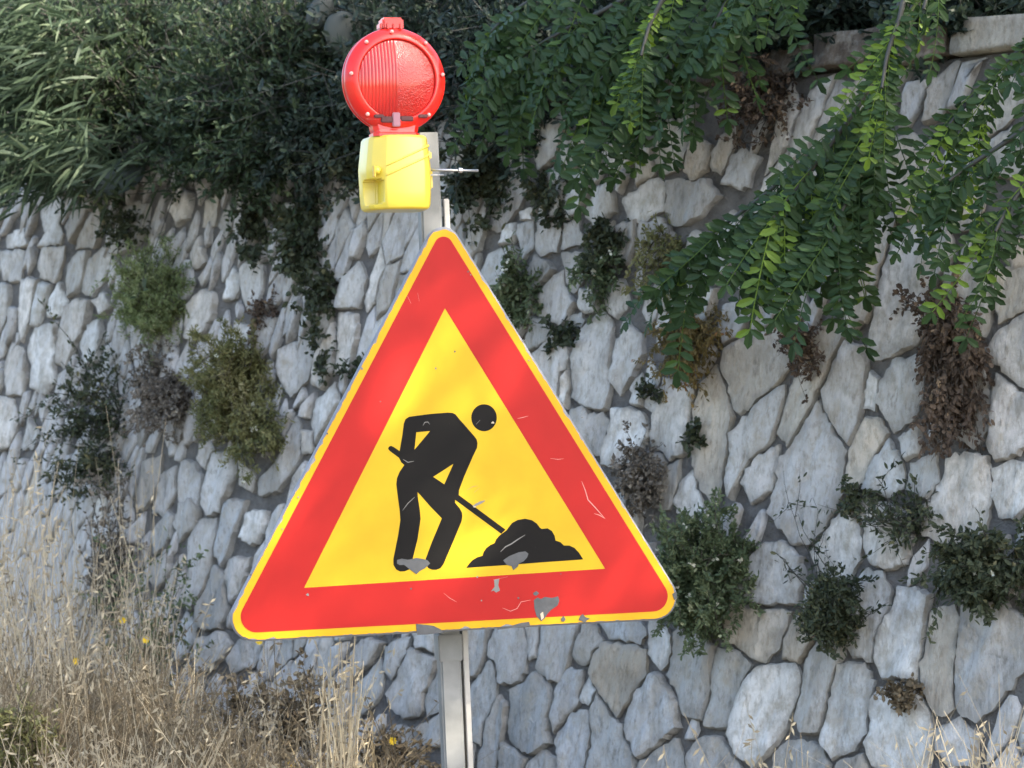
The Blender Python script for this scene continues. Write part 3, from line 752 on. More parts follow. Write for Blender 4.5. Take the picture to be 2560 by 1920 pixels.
chip(P4(1198,1448,1212,1438,1225,1444,1240,1436,1265,1440,1290,1434,1294,1450,1288,1468,1262,1486,1248,1502,1238,1518,1226,1528,1208,1508,1200,1480))
chip(P4(754,1538,785,1541,820,1545,845,1558,862,1570,800,1578,758,1580))
chip(P4(1060,1556,1090,1550,1120,1543,1150,1534,1180,1530,1184,1545,1120,1553,1062,1560))
chip(P4(1372,1510,1382,1500,1392,1512,1410,1518,1398,1524,1390,1536,1378,1526,1366,1524))
chip(P4(1300,1518,1310,1508,1318,1520,1312,1530,1302,1528))
chip(P4(1195,1422,1207,1414,1218,1422,1208,1432,1198,1430)); chip(P4(1720,1425,1735,1415,1738,1440,1728,1448))
chip(P4(1048,1372,1068,1368,1064,1392,1070,1412,1056,1420,1046,1412,1036,1416,1050,1398), .00165, 'scuff')
chip(P4(1222,1500,1232,1492,1236,1515,1226,1524), .0021, 'chipedge', 'chip_edge')
for x, y, r_ in ((345, 1428, 6), (550, 575, 5), (420, 820, 4), (735, 1405, 4), (828, 575, 4), (900, 512, 4), (620, 700, 3), (310, 1060, 4), (250, 1180, 4), (128, 1352, 5), (1180, 545, 4), (1160, 470, 5), (950, 210, 4), (960, 222, 3), (1530, 960, 4), (1380, 760, 3), (1140, 1440, 4), (985, 1362, 4), (1300, 1350, 3), (1000, 1450, 3)):
    chip([sx(x + r_ * math.cos(a) * random.uniform(.6, 1.2), y + r_ * math.sin(a) * random.uniform(.5, 1.3), 4) for a in np.linspace(0, 5.6, 8)], .0016, random.choice(('primer', 'scuff')), 'paint_fleck')
def scratch(pts, w_, m='scratch', reg=4, z=.0017):
    q = [Vector(sx(a, b, reg)) for a, b in pts]; V = []; n2 = len(q)
    for i, p in enumerate(q):
        d = (q[min(i + 1, n2 - 1)] - q[max(i - 1, 0)]).normalized(); e = Vector((-d.y, d.x)) * w_ * .8 * (.35 if i in (0, n2 - 1) else 1) / 2
        V += [(p.x + e.x, p.y + e.y, z), (p.x - e.x, p.y - e.y, z)]
    V += [(a, b, .0006) for a, b, _ in V]; k_ = n2 * 2
    Fs = [(2 * i, 2 * i + 1, 2 * i + 3, 2 * i + 2) for i in range(n2 - 1)]
    Fs += [(2 * i, 2 * i + 2, k_ + 2 * i + 2, k_ + 2 * i) for i in range(n2 - 1)] + [(2 * i + 1, k_ + 2 * i + 1, k_ + 2 * i + 3, 2 * i + 3) for i in range(n2 - 1)]
    local('scratch', mesh('scratch', V, Fs), M[m], sign)
scratch([(1378, 1000), (1392, 1035), (1402, 1070), (1430, 1100), (1465, 1140)], .0022)
scratch([(1425, 1122), (1445, 1128), (1467, 1141)], .002)
scratch([(1136, 764), (1155, 760), (1177, 754)], .0016); scratch([(1260, 914), (1290, 918), (1310, 915)], .0012)
scratch([(858, 1422), (880, 1440), (908, 1456)], .0012); scratch([(720, 300), (735, 330)], .0014); scratch([(760, 290), (766, 322)], .0012)
scratch([(1080, 1478), (1110, 1490), (1135, 1480), (1150, 1455), (1185, 1448)], .0014); scratch([(1045, 1372), (1100, 1360)], .001)
scratch([(870, 1015), (900, 1000), (935, 982), (968, 968)], .006, 'scuff', 3); scratch([(285, 1050), (330, 990), (386, 938)], .002, 'scuff', 3)
scratch([(1098, 1392), (1140, 1350), (1190, 1325), (1240, 1290), (1302, 1252)], .0028, 'scuff', 3); scratch([(455, 345), (470, 318), (495, 315), (512, 335)], .002, 'scuff', 3)
scratch([(290, 625), (330, 650), (380, 640)], .0022, 'scuff', 3); scratch([(895, 335), (928, 300)], .002, 'scuff', 3); scratch([(820, 880), (870, 850), (910, 845)], .0009, 'scuff', 3); scratch([(880, 900), (925, 860)], .0009, 'scuff', 3)
scratch([(1022, 325), (1035, 318), (1046, 326)], .0055, 'chipedge', 3); scratch([(868, 1005), (880, 1016), (892, 1022)], .005, 'chipedge', 3)
# clamps that hold the plate on the post
def box_bm(bm, x0, x1, y0, y1, z0, z1, bev=0):
    r_ = bmesh.ops.create_cube(bm, size=1); vs = r_['verts']
    for v in vs: v.co = Vector(((v.co.x + .5) * (x1 - x0) + x0, (v.co.y + .5) * (y1 - y0) + y0, (v.co.z + .5) * (z1 - z0) + z0))
    if bev:
        es = list({e for v in vs for e in v.link_edges}); bmesh.ops.bevel(bm, geom=es, offset=bev, segments=2, affect='EDGES')
def bm_obj(name, bm, m, parent, smooth=False):
    bmesh.ops.recalc_face_normals(bm, faces=bm.faces[:]); me = bpy.data.meshes.new(name); bm.to_mesh(me); bm.free(); return local(name, me, m, parent, smooth)
for y in (.28, -.17):
    bm = bmesh.new(); box_bm(bm, -.06, .09, y, y + .035, -.034, -.0185, .003); bm_obj('clamp', bm, M['galv'], sign)

# ------------------------------------------------------------------ post
pt, pb = at(935, 285, 5.03), at(994, 1659, 5.03)
pu = (pt - pb).normalized(); pn = sn_ - pu * sn_.dot(pu); pn.normalize(); pt_ = pu.cross(pn).normalized() 
if pt_.dot(st_) < 0: pt_ = -pt_
foot = pb - pu * ((pb.z - .02) / pu.z); PM = fmat(pt_, pu, pn, foot); HT = (pt - foot).length
post = empty('sign_post', label='galvanised steel post holding the warning sign and lamp', cat='post', mat=PM)
bm = bmesh.new()
def tube_sec(bm, x0, x1, z0, z1, y0, y1, th):
    o4 = [(x0, z0), (x1, z0), (x1, z1), (x0, z1)]; i4 = [(x0 + th, z0 + th), (x1 - th, z0 + th), (x1 - th, z1 - th), (x0 + th, z1 - th)]
    vv = [[bm.verts.new((a, y, b)) for a, b in q] for y in (y0, y1) for q in (o4, i4)]
    for i in range(4):
        j = (i + 1) % 4
        bm.faces.new((vv[0][i], vv[0][j], vv[2][j], vv[2][i])); bm.faces.new((vv[1][i], vv[3][i], vv[3][j], vv[1][j])); bm.faces.new((vv[2][i], vv[2][j], vv[3][j], vv[3][i]))
tube_sec(bm, -.030, .012, -.052, -.004, -.3, HT, .003)
bmesh.ops.bevel(bm, geom=[e for e in bm.edges if abs((e.verts[0].co - e.verts[1].co).y) > 1 and max(abs(e.verts[0].co.x + .009), 0) > .0195], offset=.004, segments=3, affect='EDGES')
bm_obj('square_tube', bm, M['galv'], post, False)
bm = bmesh.new(); box_bm(bm, .0185, .0300, -.3, HT - .135, -.046, -.012, .0015); bm_obj('side_rail', bm, M['rail'], post)
for y in (.45, 1.02, HT - .17):
    bm = bmesh.new(); box_bm(bm, .010, .0205, y, y + .02, -.040, -.020); bm_obj('rail_spacer', bm, M['galv'], post)
bm = bmesh.new(); box_bm(bm, -.0335, .0155, 1.02, 1.075, -.055, -.0005, .002); bm_obj('collar', bm, M['galv'], post)

# ------------------------------------------------------------------ warning lamp
LY = R(19); lt, lu, ln = frame(LY, R(1.0), R(1.5))
LO = at(858, 171, 4.90); LM = fmat(lt, lu, ln, LO)
lamp = empty('warning_lamp', label='round red hazard lamp on a yellow battery box bolted to the post top', cat='lamp', mat=LM)
RAD = .1035
def revolve(prof, n_=72):
    V = []; Fs = []
    for r_, z in prof:
        for i in range(n_): a = 2 * math.pi * i / n_; V.append((r_ * math.cos(a), r_ * math.sin(a), z))
    for k_ in range(len(prof) - 1):
        for i in range(n_): j = (i + 1) % n_; Fs.append((k_ * n_ + i, k_ * n_ + j, (k_ + 1) * n_ + j, (k_ + 1) * n_ + i))
    return V, Fs
prof = [(.005, -.064), (.045, -.063), (.074, -.057), (.078, -.050), (.092, -.047), (RAD - .003, -.042), (RAD, -.037), (RAD, -.031), (RAD - .003, -.029), (RAD - .003, -.025), (RAD, -.023), (RAD, -.015), (RAD - .002, -.009), (RAD - .008, -.005), (.092, -.001), (.082, .003), (.0795, .0025), (.0785, -.001), (.0775, -.004)]
Vv, Fs = revolve(prof, 96); local('rim', mesh('rim', Vv, Fs), M['lens_rim'], lamp, True)
def dome(x, y): r2 = (x * x + y * y) / .0775 ** 2; return .0125 * (1 - r2) + .0005
def lens_half(x0, x1, rib):
    nx, ny = (110 if rib else 36), 44; V = []; Fs = []
    rr = .0776
    for i in range(nx + 1):
        x = x0 + (x1 - x0) * i / nx; x = max(-rr * .999, min(rr * .999, x)); hy = math.sqrt(rr * rr - x * x)
        for j in range(ny + 1):
            y = -hy + 2 * hy * j / ny; z = dome(x, y) - .002
            if rib: z += .00105 * abs(math.sin(math.pi * x / .0068)) ** .8
            V.append((x, y, z))
    for i in range(nx):
        for j in range(ny): a = i * (ny + 1) + j; Fs.append((a, a + ny + 1, a + ny + 2, a + 1))
    return mesh('lens', V, Fs)
local('ribbed_lens', lens_half(-.0775, -.002, True), M['lens_rib'], lamp, True)
local('cell_lens', lens_half(-.002, .0775, False), M['lens_cell'], lamp, True)
for a, r_ in ((95, .094), (6, .0945), (174, .094), (130, .0945), (50, .0945), (228, .094), (312, .094)):
    bm = bmesh.new(); bmesh.ops.create_uvsphere(bm, u_segments=14, v_segments=8, radius=.0042); bmesh.ops.scale(bm, vec=(1, 1, .9), verts=bm.verts)
    bmesh.ops.translate(bm, vec=(r_ * math.cos(R(a)), r_ * math.sin(R(a)), .001), verts=bm.verts); bm_obj('rim_bolt', bm, M['cap_clear'], lamp, True)
bm = bmesh.new(); box_bm(bm, -.0235, .0205, .099, .124, -.042, -.010, .004); box_bm(bm, -.0285, -.0225, .101, .113, -.038, -.012, .002)
for x in (-.016, -.003, .011): box_bm(bm, x, x + .0045, .100, .112, -.0105, -.006, .0012)
bm_obj('top_lug', bm, M['lens_rim'], lamp)
bm = bmesh.new()
for z0, x0, z1, x1 in ((-.085, .055, -.118, .045),):
    sec = []
    for y, hw, hd in ((-.080, .050, .020), (-.098, .046, .022), (-.104, .044, .024), (-.1055, .047, .026), (-.112, .047, .026)):
        sec.append([bm.verts.new((a * hw - .002, y, b * hd - .027)) for a, b in ((-1, -.6), (-.8, -1), (.8, -1), (1, -.6), (1, .6), (.8, 1), (-.8, 1), (-1, .6))])
    for q, q2 in zip(sec, sec[1:]):
        for i in range(8): j = (i + 1) % 8; bm.faces.new((q[i], q[j], q2[j], q2[i]))
bm_obj('neck', bm, M['lens_rim'], lamp)
for x0, x1, y0, y1, m_ in ((-.050, -.030, -.077, -.070, 'lens_dark'), (-.036, -.012, -.086, -.074, 'lens_dark'), (.004, .030, -.083, -.073, 'lens_dark'), (.040, .060, -.076, -.069, 'lens_dark'), (-.013, .003, -.094, -.066, 'lens_pale')):
    bm = bmesh.new(); box_bm(bm, x0, x1, y0, y1, -.002, .0045, .0015); bm_obj('contact' if m_ == 'lens_dark' else 'contact_strip', bm, M[m_], lamp)
# battery box
bm = bmesh.new()
BX, BY = .0085, -.1835
sec = []
def csec(k_, kz):
    q = [(-.044, .030), (-.020, .036), (.012, .037), (.042, .033), (.054, .028), (.060, .018), (.064, -.050), (.056, -.062), (-.070, -.062), (-.082, -.050), (-.078, -.004), (-.070, .008)]
    return [(BX + a * .915 * k_, b * kz if b > 0 else b) for a, b in q]
prof_b = [(.0735, .76, .70), (.0725, .84, .82), (.067, .90, .92), (.010, 1.0, 1.02), (-.040, .985, 1.0), (-.062, .965, .98), (-.070, .93, .92), (-.0735, .86, .80)]
for y, k_, kz in prof_b: sec.append([bm.verts.new((a, BY + y, b - .018)) for a, b in csec(k_, kz)])
for q, q2 in zip(sec, sec[1:]):
    for i in range(12): j = (i + 1) % 12; bm.faces.new((q[i], q[j], q2[j], q2[i]))
bm.faces.new(sec[0]); bm.faces.new(sec[-1][::-1]); bmesh.ops.recalc_face_normals(bm, faces=bm.faces[:])
me = bpy.data.meshes.new('battery_box'); bm.to_mesh(me); bm.free()
bo = local('battery_box', me, M['ybox'], lamp)
cut = bmesh.new(); box_bm(cut, BX - .10, BX - .0435, BY - .063, BY - .012, -.045, .03, .004)
cme = bpy.data.meshes.new('cutter'); cut.to_mesh(cme); cut.free(); co = bpy.data.objects.new('cutter', cme); col.objects.link(co); co.parent = lamp
bpy.context.view_layer.update()
md = bo.modifiers.new('b', 'BOOLEAN'); md.object = co; md.operation = 'DIFFERENCE'; md.solver = 'EXACT'
bv = bo.modifiers.new('v', 'BEVEL'); bv.width = .0035; bv.segments = 3; bv.limit_method = 'ANGLE'; bv.angle_limit = R(14)
dg = bpy.context.evaluated_depsgraph_get(); me2 = bpy.data.meshes.new_from_object(bo.evaluated_get(dg)); bo.modifiers.clear(); bo.data = me2
bpy.data.objects.remove(co); me2.shade_smooth()
if hasattr(me2, 'set_sharp_from_angle'): me2.set_sharp_from_angle(angle=R(28))
# raised seam running diagonally across the front
def bar(a, b, r_, z=None, n_=8):
    a, b = Vector(a), Vector(b); d = (b - a).normalized(); e = d.orthogonal().normalized(); f = d.cross(e); V = []
    for p in (a, b):
        for i in range(n_): t_ = 2 * math.pi * i / n_; V.append(p + (e * math.cos(t_) + f * math.sin(t_)) * r_)
    Fs = [(i, (i + 1) % n_, n_ + (i + 1) % n_, n_ + i) for i in range(n_)] + [tuple(range(n_ - 1, -1, -1)), tuple(range(n_, 2 * n_))]
    return V, Fs
def front_z(x):
    q = csec(1.0, 1.02)[:6]
    for (a, b), (c, d) in zip(q, q[1:]):
        if a <= x <= c: return b + (d - b) * (x - a) / (c - a) - .018
    return q[-1][1] - .018
for dy, nm in ((.0, 'seam_ridge'), (-.019, 'seam_ridge')):
    V = []; Fs = []; nn = 14
    for i in range(nn + 1):
        x = BX - .040 + .091 * i / nn; y = BY + .012 + dy + .040 * i / nn; z = front_z(x) - .0008 - max(0, (y - BY - .012)) * .05
        hw = .0034
        V += [(x, y - hw, z - .002), (x, y - hw * .4, z + .0028), (x, y + hw * .4, z + .0028), (x, y + hw, z - .002)]
    for i in range(nn):
        for j in range(3): a = i * 4 + j; Fs.append((a, a + 4, a + 5, a + 1))
    local(nm, mesh(nm, V, Fs), M['ybox'], lamp, True)
bm = bmesh.new(); bmesh.ops.create_uvsphere(bm, u_segments=16, v_segments=10, radius=.0085); bmesh.ops.translate(bm, vec=(BX - .057, BY + .003, .003), verts=bm.verts); bm_obj('lock_knob', bm, M['ybox'], lamp, True)
bm = bmesh.new(); box_bm(bm, BX - .0650, BX - .0610, BY - .010, BY + .012, -.002, .012, .001); bm_obj('key_slot', bm, M['ydark'], lamp)
bm = bmesh.new(); box_bm(bm, BX + .054, BX + .068, BY + .028, BY + .046, -.060, -.030, .003); box_bm(bm, BX + .056, BX + .070, BY - .030, BY + .012, -.062, -.034, .003); bm_obj('side_lug', bm, M['ybox'], lamp)
Vv, Fs = bar((BX + .05, BY + .006, -.012), (BX + .158, BY + .004, -.012), .0026); local('clamp_bolt', mesh('clamp_bolt', Vv, Fs), M['bolt'], lamp, True)
Vv, Fs = bar((BX + .05, BY - .004, -.020), (BX + .088, BY - .004, -.020), .0022); local('clamp_bolt', mesh('clamp_bolt', Vv, Fs), M['bolt'], lamp, True)
Vv, Fs = bar((BX + .117, BY + .0048, -.012), (BX + .124, BY + .0048, -.012), .0055, n_=6); local('nut', mesh('nut', Vv, Fs), M['bolt'], lamp)
bm = bmesh.new(); box_bm(bm, BX - .02, BX + .075, BY - .02, BY + .02, -.098, -.079, .002); bm_obj('mounting_plate', bm, M['galv'], lamp)

# ------------------------------------------------------------------ plants
def tubes(name, lines, radii, m, parent, sides=4):
    VV = []; QQ = []; b0 = 0
    for ln_, r0 in zip(lines, radii):
        p = np.asarray(ln_, float); n2 = len(p)
        d = np.gradient(p, axis=0); d = unit(d); up = np.array([.31, .2, .93]); e = unit(np.cross(d, up)); f = np.cross(d, e)
        rr = np.linspace(r0, r0 * .35, n2)[:, None]
        for k_ in range(sides):
            a = 2 * math.pi * k_ / sides; VV.append(p + (e * math.cos(a) + f * math.sin(a)) * rr)
        for k_ in range(sides):
            i = np.arange(n2 - 1); A_ = b0 + k_ * n2 + i; B_ = b0 + ((k_ + 1) % sides) * n2 + i
            QQ.append(np.stack([A_, A_ + 1, B_ + 1, B_], -1))
        b0 += n2 * sides
    return child(name, np_mesh(name, np.vstack(VV), np.vstack(QQ)), m, parent)
def leaf_arr(P, D, NN, L, W_, fold=.25, wide=(.32, .72), ww=(.85, .8), curl=0.0):
    D = unit(D); X = unit(np.cross(D, NN)); Z = np.cross(X, D)
    L = np.asarray(L)[:, None]; W_ = np.asarray(W_)[:, None] / 2
    a, b = wide; wa, wb = ww
    v0 = P; v1 = P + D * L * a + X * W_ * wa + Z * W_ * fold; v2 = P + D * L * b + X * W_ * wb + Z * (W_ * fold - curl * L * .5)
    v3 = P + D * L - Z * curl * L; v4 = P + D * L * b - X * W_ * wb + Z * (W_ * fold - curl * L * .5); v5 = P + D * L * a - X * W_ * wa + Z * W_ * fold
    V = np.stack([v0, v1, v2, v3, v4, v5], 1).reshape(-1, 3)
    i = np.arange(len(P))[:, None] * 6
    return V, np.concatenate([i + np.array([[0, 1, 2, 3]]), i + np.array([[0, 3, 4, 5]])], 0)
def leaves(name, P, D, NN, L, W_, tint, m, parent, **kw):
    V, q = leaf_arr(P, D, NN, L, W_, **kw)
    me = np_mesh(name, V, q, {'tint': np.repeat(tint, 6)})
    return child(name, me, m, parent, smooth=False) if parent is not None else link(name, me, m, None, False)
def rnd(n_): return rng.standard_normal((n_, 3))
def curve_pts(a, b, sag, n_=8, wob=.02):
    a, b = np.array(a, float), np.array(b, float); t_ = np.linspace(0, 1, n_)[:, None]
    p = a + (b - a) * t_; p[:, 2] += (sag * 4 * t_ * (1 - t_))[:, 0]
    w_ = rng.standard_normal((n_, 3)) * wob; w_[0] = 0
    return p + np.cumsum(w_, 0) * .5
def shrub(name, label, cat, x, y, rx, ry, front, mleaf, mstem, n_stem, n_leaf, L, W_, root=None, sag=.0, up=.4, stem_r=.0022, spread=1.0, group=None, twigs=2, hang=0.0, flowers=0, mflower='wpetal', depth=.7, dens_pow=.6, Y=None, wob=.012, fold=.3):
    hp, q = wall_hit(x, y); q = q if Y is None else Y
    c = CAM + ray(x, y) * (q - front); sc = K * F * (q - front); rx, ry = rx * sc, ry * sc
    rt = wall_hit(*root)[0] if root and root != 'top' else wall_hit(x, y + ry / sc * .35)[0]
    if root == 'top':
        s_, t_ = st(x, y); rt = wpt(s_, WTOP + .04, -.12)
    elif Y is not None: rt = CAM + ray(*(root or (x, y + ry / sc * .8))) * (Y + .15)
    t = empty(name, tuple(rt), label, cat, group); bpy.context.view_layer.update()
    lines = []; rad = []; P = []; D = []
    cc = np.array(c); rtn = np.array(rt)
    for i in range(n_stem):
        dv = rng.standard_normal(3); dv /= np.linalg.norm(dv); r_ = rng.uniform(.25, 1) ** .4 * (1.4 if rng.uniform() < .14 else 1)
        tip = cc + np.array([dv[0] * rx, dv[1] * rx * depth, dv[2] * ry]) * r_
        ln_ = curve_pts(rtn + rng.standard_normal(3) * .008, tip, sag * rng.uniform(.5, 1.3), 9, wob); lines.append(ln_); rad.append(stem_r * rng.uniform(.6, 1.2))
        subs = [ln_]
        for j in range(twigs):
            k_ = rng.integers(3, 8); b = ln_[k_] + rng.standard_normal(3) * np.array([rx, rx * depth, ry]) * .33 * spread + np.array([0, 0, -hang * ry * .4])
            tw = curve_pts(ln_[k_], b, 0, 5, wob * .6); lines.append(tw); rad.append(stem_r * .5); subs.append(tw)
        for s_ in subs:
            m_ = max(3, int(n_leaf / (n_stem * (twigs + 1)) * rng.uniform(.6, 1.4)))
            u = rng.uniform(0, 1, m_) ** dens_pow * (len(s_) - 1.001); k_ = u.astype(int); f = (u - k_)[:, None]
            pp = s_[k_] * (1 - f) + s_[k_ + 1] * f; dd = unit(s_[k_ + 1] - s_[k_])
            P.append(pp + rng.standard_normal((m_, 3)) * L * .25); D.append(dd * .55 + rng.standard_normal((m_, 3)) * .65 + np.array([0, 0, up * .4 - hang * .6]))
    P = np.vstack(P); D = np.vstack(D); n2 = len(P)
    NN = rng.standard_normal((n2, 3)) * .6 + np.array([-.35, -.5, .7])
    clump = np.array([noise.noise((p[0] * 9, p[1] * 9, p[2] * 9)) for p in P])
    tint = np.clip(.42 + clump * .5 + rng.standard_normal(n2) * .22, 0, 1)
    leaves('foliage', P, D, NN, L * rng.uniform(.55, 1.3, n2), W_ * rng.uniform(.6, 1.3, n2), tint, M[mleaf], t, fold=fold)
    tubes('stem', lines, rad, M[mstem], t, 3)
    if flowers:
        k_ = rng.integers(0, n2, flowers); Pf = P[k_] + np.array([-.01, -.02, .005]); 
        Pf = np.repeat(Pf, 4, 0); n3 = len(Pf)
        tag_fl = leaves('flower', Pf, rng.standard_normal((n3, 3)), rng.standard_normal((n3, 3)) * .5 + np.array([0, -1, .3]), np.full(n3, .011), np.full(n3, .008), rng.uniform(0, 1, n3), M[mflower], t); tag_fl['kind'] = 'stuff'
    return t
G1 = 'small plants rooted in the wall joints'
# tufts and bushes growing out of the wall
shrub('wall_shrub', 'pale green feathery tuft on the upper wall, left of the sign top', 'plant', 325, 615, 104, 100, .16, 'fluff', 'twig', 90, 22000, .015, .0045, root=(345, 700), up=.8, group=G1, twigs=4, flowers=8)
shrub('wall_shrub', 'large olive and yellowish feathery bush on the wall beside the left sign edge', 'plant', 500, 830, 92, 120, .18, 'olive', 'twig', 90, 22000, .016, .005, root=(500, 900), up=.5, group=G1, twigs=4, flowers=6)
shrub('wall_shrub', 'lower drooping end of the olive bush with pale tips, close to the sign edge', 'plant', 565, 945, 62, 75, .16, 'olive', 'dtwig', 34, 3800, .019, .006, root=(520, 870), up=-.3, hang=.5, group=G1, twigs=3, flowers=8)
shrub('wall_shrub', 'dark leggy plant with thin spreading branches on the far left of the wall', 'plant', 195, 850, 120, 130, .15, 'ivy', 'dtwig', 26, 2300, .020, .010, root=(265, 905), up=.3, group=G1, twigs=4, spread=1.2, stem_r=.003)
shrub('wall_shrub', 'greyish dark twiggy plant between the two feathery tufts', 'plant', 335, 790, 66, 70, .10, 'grey', 'dtwig', 26, 1500, .015, .008, root=(330, 840), group=G1, twigs=3)
shrub('wall_shrub', 'withered brown seed mat hanging beside the olive bush', 'plant', 340, 905, 84, 62, .16, 'grey', 'twig', 46, 3600, .013, .009, root=(400, 840), sag=.05, up=-.4, hang=.5, group=G1, twigs=3)
shrub('wall_shrub', 'dark shadowy weed below the withered seed mat at the left', 'plant', 200, 1040, 130, 75, .14, 'ivy', 'dtwig', 26, 1900, .020, .009, root=(250, 980), up=-.2, hang=.3, group=G1, twigs=3)
shrub('wall_shrub', 'dark green creeper sprawling over stones left of the sign tip', 'plant', 660, 520, 85, 95, .07, 'ivy', 'dtwig', 30, 2300, .024, .016, root=(650, 470), up=-.2, hang=.3, group=G1, twigs=4, depth=.35)
shrub('wall_shrub', 'sparse dark creeper around the second stone gap left of the sign', 'plant', 560, 500, 70, 90, .06, 'ivy', 'dtwig', 20, 1100, .022, .016, root=(560, 440), hang=.3, group=G1, twigs=3, depth=.3)
shrub('wall_shrub', 'dark creeper strands between the sign edge and pale stones at mid left', 'plant', 700, 640, 60, 70, .06, 'ivy', 'dtwig', 16, 750, .022, .015, root=(700, 600), hang=.3, group=G1, twigs=3, depth=.3)
shrub('wall_shrub', 'dark leafy creeper just right of the lamp post', 'plant', 1050, 420, 85, 90, .07, 'ivy', 'dtwig', 30, 2200, .024, .016, root=(1050, 330), hang=.5, group=G1, twigs=4, depth=.35)
shrub('wall_shrub', 'sparse creeper with hanging strands between lamp post and drooping leaves', 'plant', 1190, 440, 95, 75, .06, 'ivy', 'dtwig', 18, 800, .022, .015, root=(1170, 380), hang=.5, group=G1, twigs=3, depth=.3)
shrub('wall_shrub', 'pale green plant touching the upper right sign edge', 'plant', 1110, 615, 48, 90, .10, 'green', 'twig', 30, 2300, .018, .009, root=(1120, 640), hang=.3, group=G1, twigs=3, flowers=6)
shrub('wall_shrub', 'yellowish green weed on the wall between sign and drooping leaves', 'plant', 1290, 600, 48, 85, .10, 'green', 'twig', 22, 1300, .018, .009, root=(1300, 570), hang=.4, group=G1, twigs=3, flowers=5)
shrub('wall_shrub', 'dark leaf cluster above the white stones right of the sign', 'plant', 1300, 540, 50, 50, .08, 'ivy', 'dtwig', 16, 900, .022, .013, root=(1310, 500), hang=.3, group=G1, twigs=3)
shrub('wall_shrub', 'small dark sprig in the joint above a tall white stone', 'plant', 1210, 720, 40, 28, .06, 'ivy', 'dtwig', 10, 320, .022, .014, root=(1215, 725), group=G1, twigs=2)
shrub('wall_shrub', 'loose tan weed under the drooping green leaf fronds', 'plant', 1420, 570, 80, 90, .09, 'olive', 'twig', 26, 1700, .015, .007, root=(1440, 520), hang=.5, group=G1, twigs=3)
shrub('wall_shrub', 'rusty brown and olive hanging tuft below the leaf fronds', 'plant', 1480, 750, 72, 85, .16, 'rust', 'twig', 46, 5200, .014, .005, root=(1500, 690), up=-.6, hang=.9, group=G1, twigs=3)
shrub('wall_shrub', 'small brown tuft beside the big rounded grey stone', 'plant', 1730, 760, 50, 55, .08, 'brown', 'twig', 18, 1100, .014, .008, root=(1740, 720), hang=.6, group=G1, twigs=3)
shrub('wall_shrub', 'long withered brown creeper hanging down the right part of the wall', 'plant', 2058, 820, 76, 165, .12, 'brown', 'twig', 60, 6500, .017, .010, root=(2050, 640), up=-.5, hang=.8, group=G1, twigs=4, depth=.45)
shrub('wall_shrub', 'thin dry twiggy weed at the top of the long brown creeper', 'plant', 2020, 660, 70, 70, .08, 'brown', 'dtwig', 18, 500, .016, .012, root=(2050, 680), group=G1, twigs=3)
shrub('wall_shrub', 'brown seedy weed at the right sign edge under the white stones', 'plant', 1375, 1040, 62, 85, .12, 'grey', 'twig', 34, 2400, .015, .009, root=(1390, 1010), hang=.4, group=G1, twigs=3)
shrub('wall_shrub', 'dense green bush with tiny pale flowers by the lower right sign corner', 'plant', 1510, 1215, 102, 150, .20, 'green', 'twig', 90, 19000, .0165, .0078, root=(1500, 1290), up=.4, group=G1, twigs=4, flowers=34)
shrub('wall_shrub', 'dark twiggy bush with bare upright stems right of the green bush', 'plant', 1790, 1310, 74, 76, .14, 'ivy', 'dtwig', 44, 4600, .016, .0075, root=(1800, 1370), group=G1, twigs=4)
shrub('wall_shrub', 'dark leafy bush spilling over stones at the right frame edge', 'plant', 2110, 1225, 125, 95, .14, 'ivy', 'dtwig', 40, 5200, .019, .0095, root=(2150, 1240), up=.1, hang=.3, group=G1, twigs=4, flowers=3)
shrub('wall_shrub', 'leggy dark plant with open branches on the pale wall right of centre', 'plant', 1920, 1110, 105, 80, .10, 'ivy', 'dtwig', 18, 800, .019, .009, root=(1980, 1150), group=G1, twigs=4, spread=1.3)
shrub('wall_shrub', 'thin bare stems with few small leaves standing above the dark bush', 'plant', 1710, 1130, 110, 130, .08, 'ivy', 'dtwig', 12, 330, .016, .008, root=(1790, 1330), group=G1, twigs=3, spread=1.2, dens_pow=.9)
shrub('wall_shrub', 'small dark plant in the joint under the leaning white stone', 'plant', 1840, 1070, 30, 34, .06, 'ivy', 'dtwig', 10, 330, .02, .012, root=(1850, 1090), group=G1, twigs=2)
shrub('wall_shrub', 'dry brown weed among the lower stones near the right bottom', 'plant', 1945, 1495, 42, 42, .08, 'weed', 'twig', 14, 520, .016, .010, root=(1950, 1520), group=G1, twigs=3)
shrub('wall_shrub', 'little dark sprig on the white stone right of the sign', 'plant', 1405, 840, 26, 22, .05, 'ivy', 'dtwig', 7, 130, .02, .011, root=(1405, 860), group=G1, twigs=2)
shrub('wall_shrub', 'tiny dark rosette in the joint beside the long white stone', 'plant', 1497, 930, 20, 26, .05, 'ivy', 'dtwig', 7, 130, .022, .012, root=(1497, 945), group=G1, twigs=1)
shrub('wall_shrub', 'twiggy brown thicket below the cap stone at the upper right', 'plant', 1650, 235, 105, 85, .10, 'brown', 'dtwig', 34, 1700, .017, .010, root=(1650, 170), hang=.5, group=G1, twigs=4)
shrub('wall_shrub', 'dark weed at the upper left wall edge above the feathery tuft', 'plant', 270, 500, 62, 42, .08, 'ivy', 'dtwig', 16, 800, .02, .013, root=(280, 470), hang=.4, group=G1, twigs=3)
shrub('wall_shrub', 'dry reddish weed in the gap right of the pale feathery tuft', 'plant', 560, 700, 34, 70, .05, 'brown', 'twig', 14, 600, .015, .01, root=(560, 660), hang=.4, group=G1, twigs=3, depth=.4)
shrub('wall_shrub', 'dark sprig on stones between olive bush and sign edge', 'plant', 690, 760, 45, 60, .06, 'ivy', 'dtwig', 12, 420, .021, .013, root=(690, 730), group=G1, twigs=3)
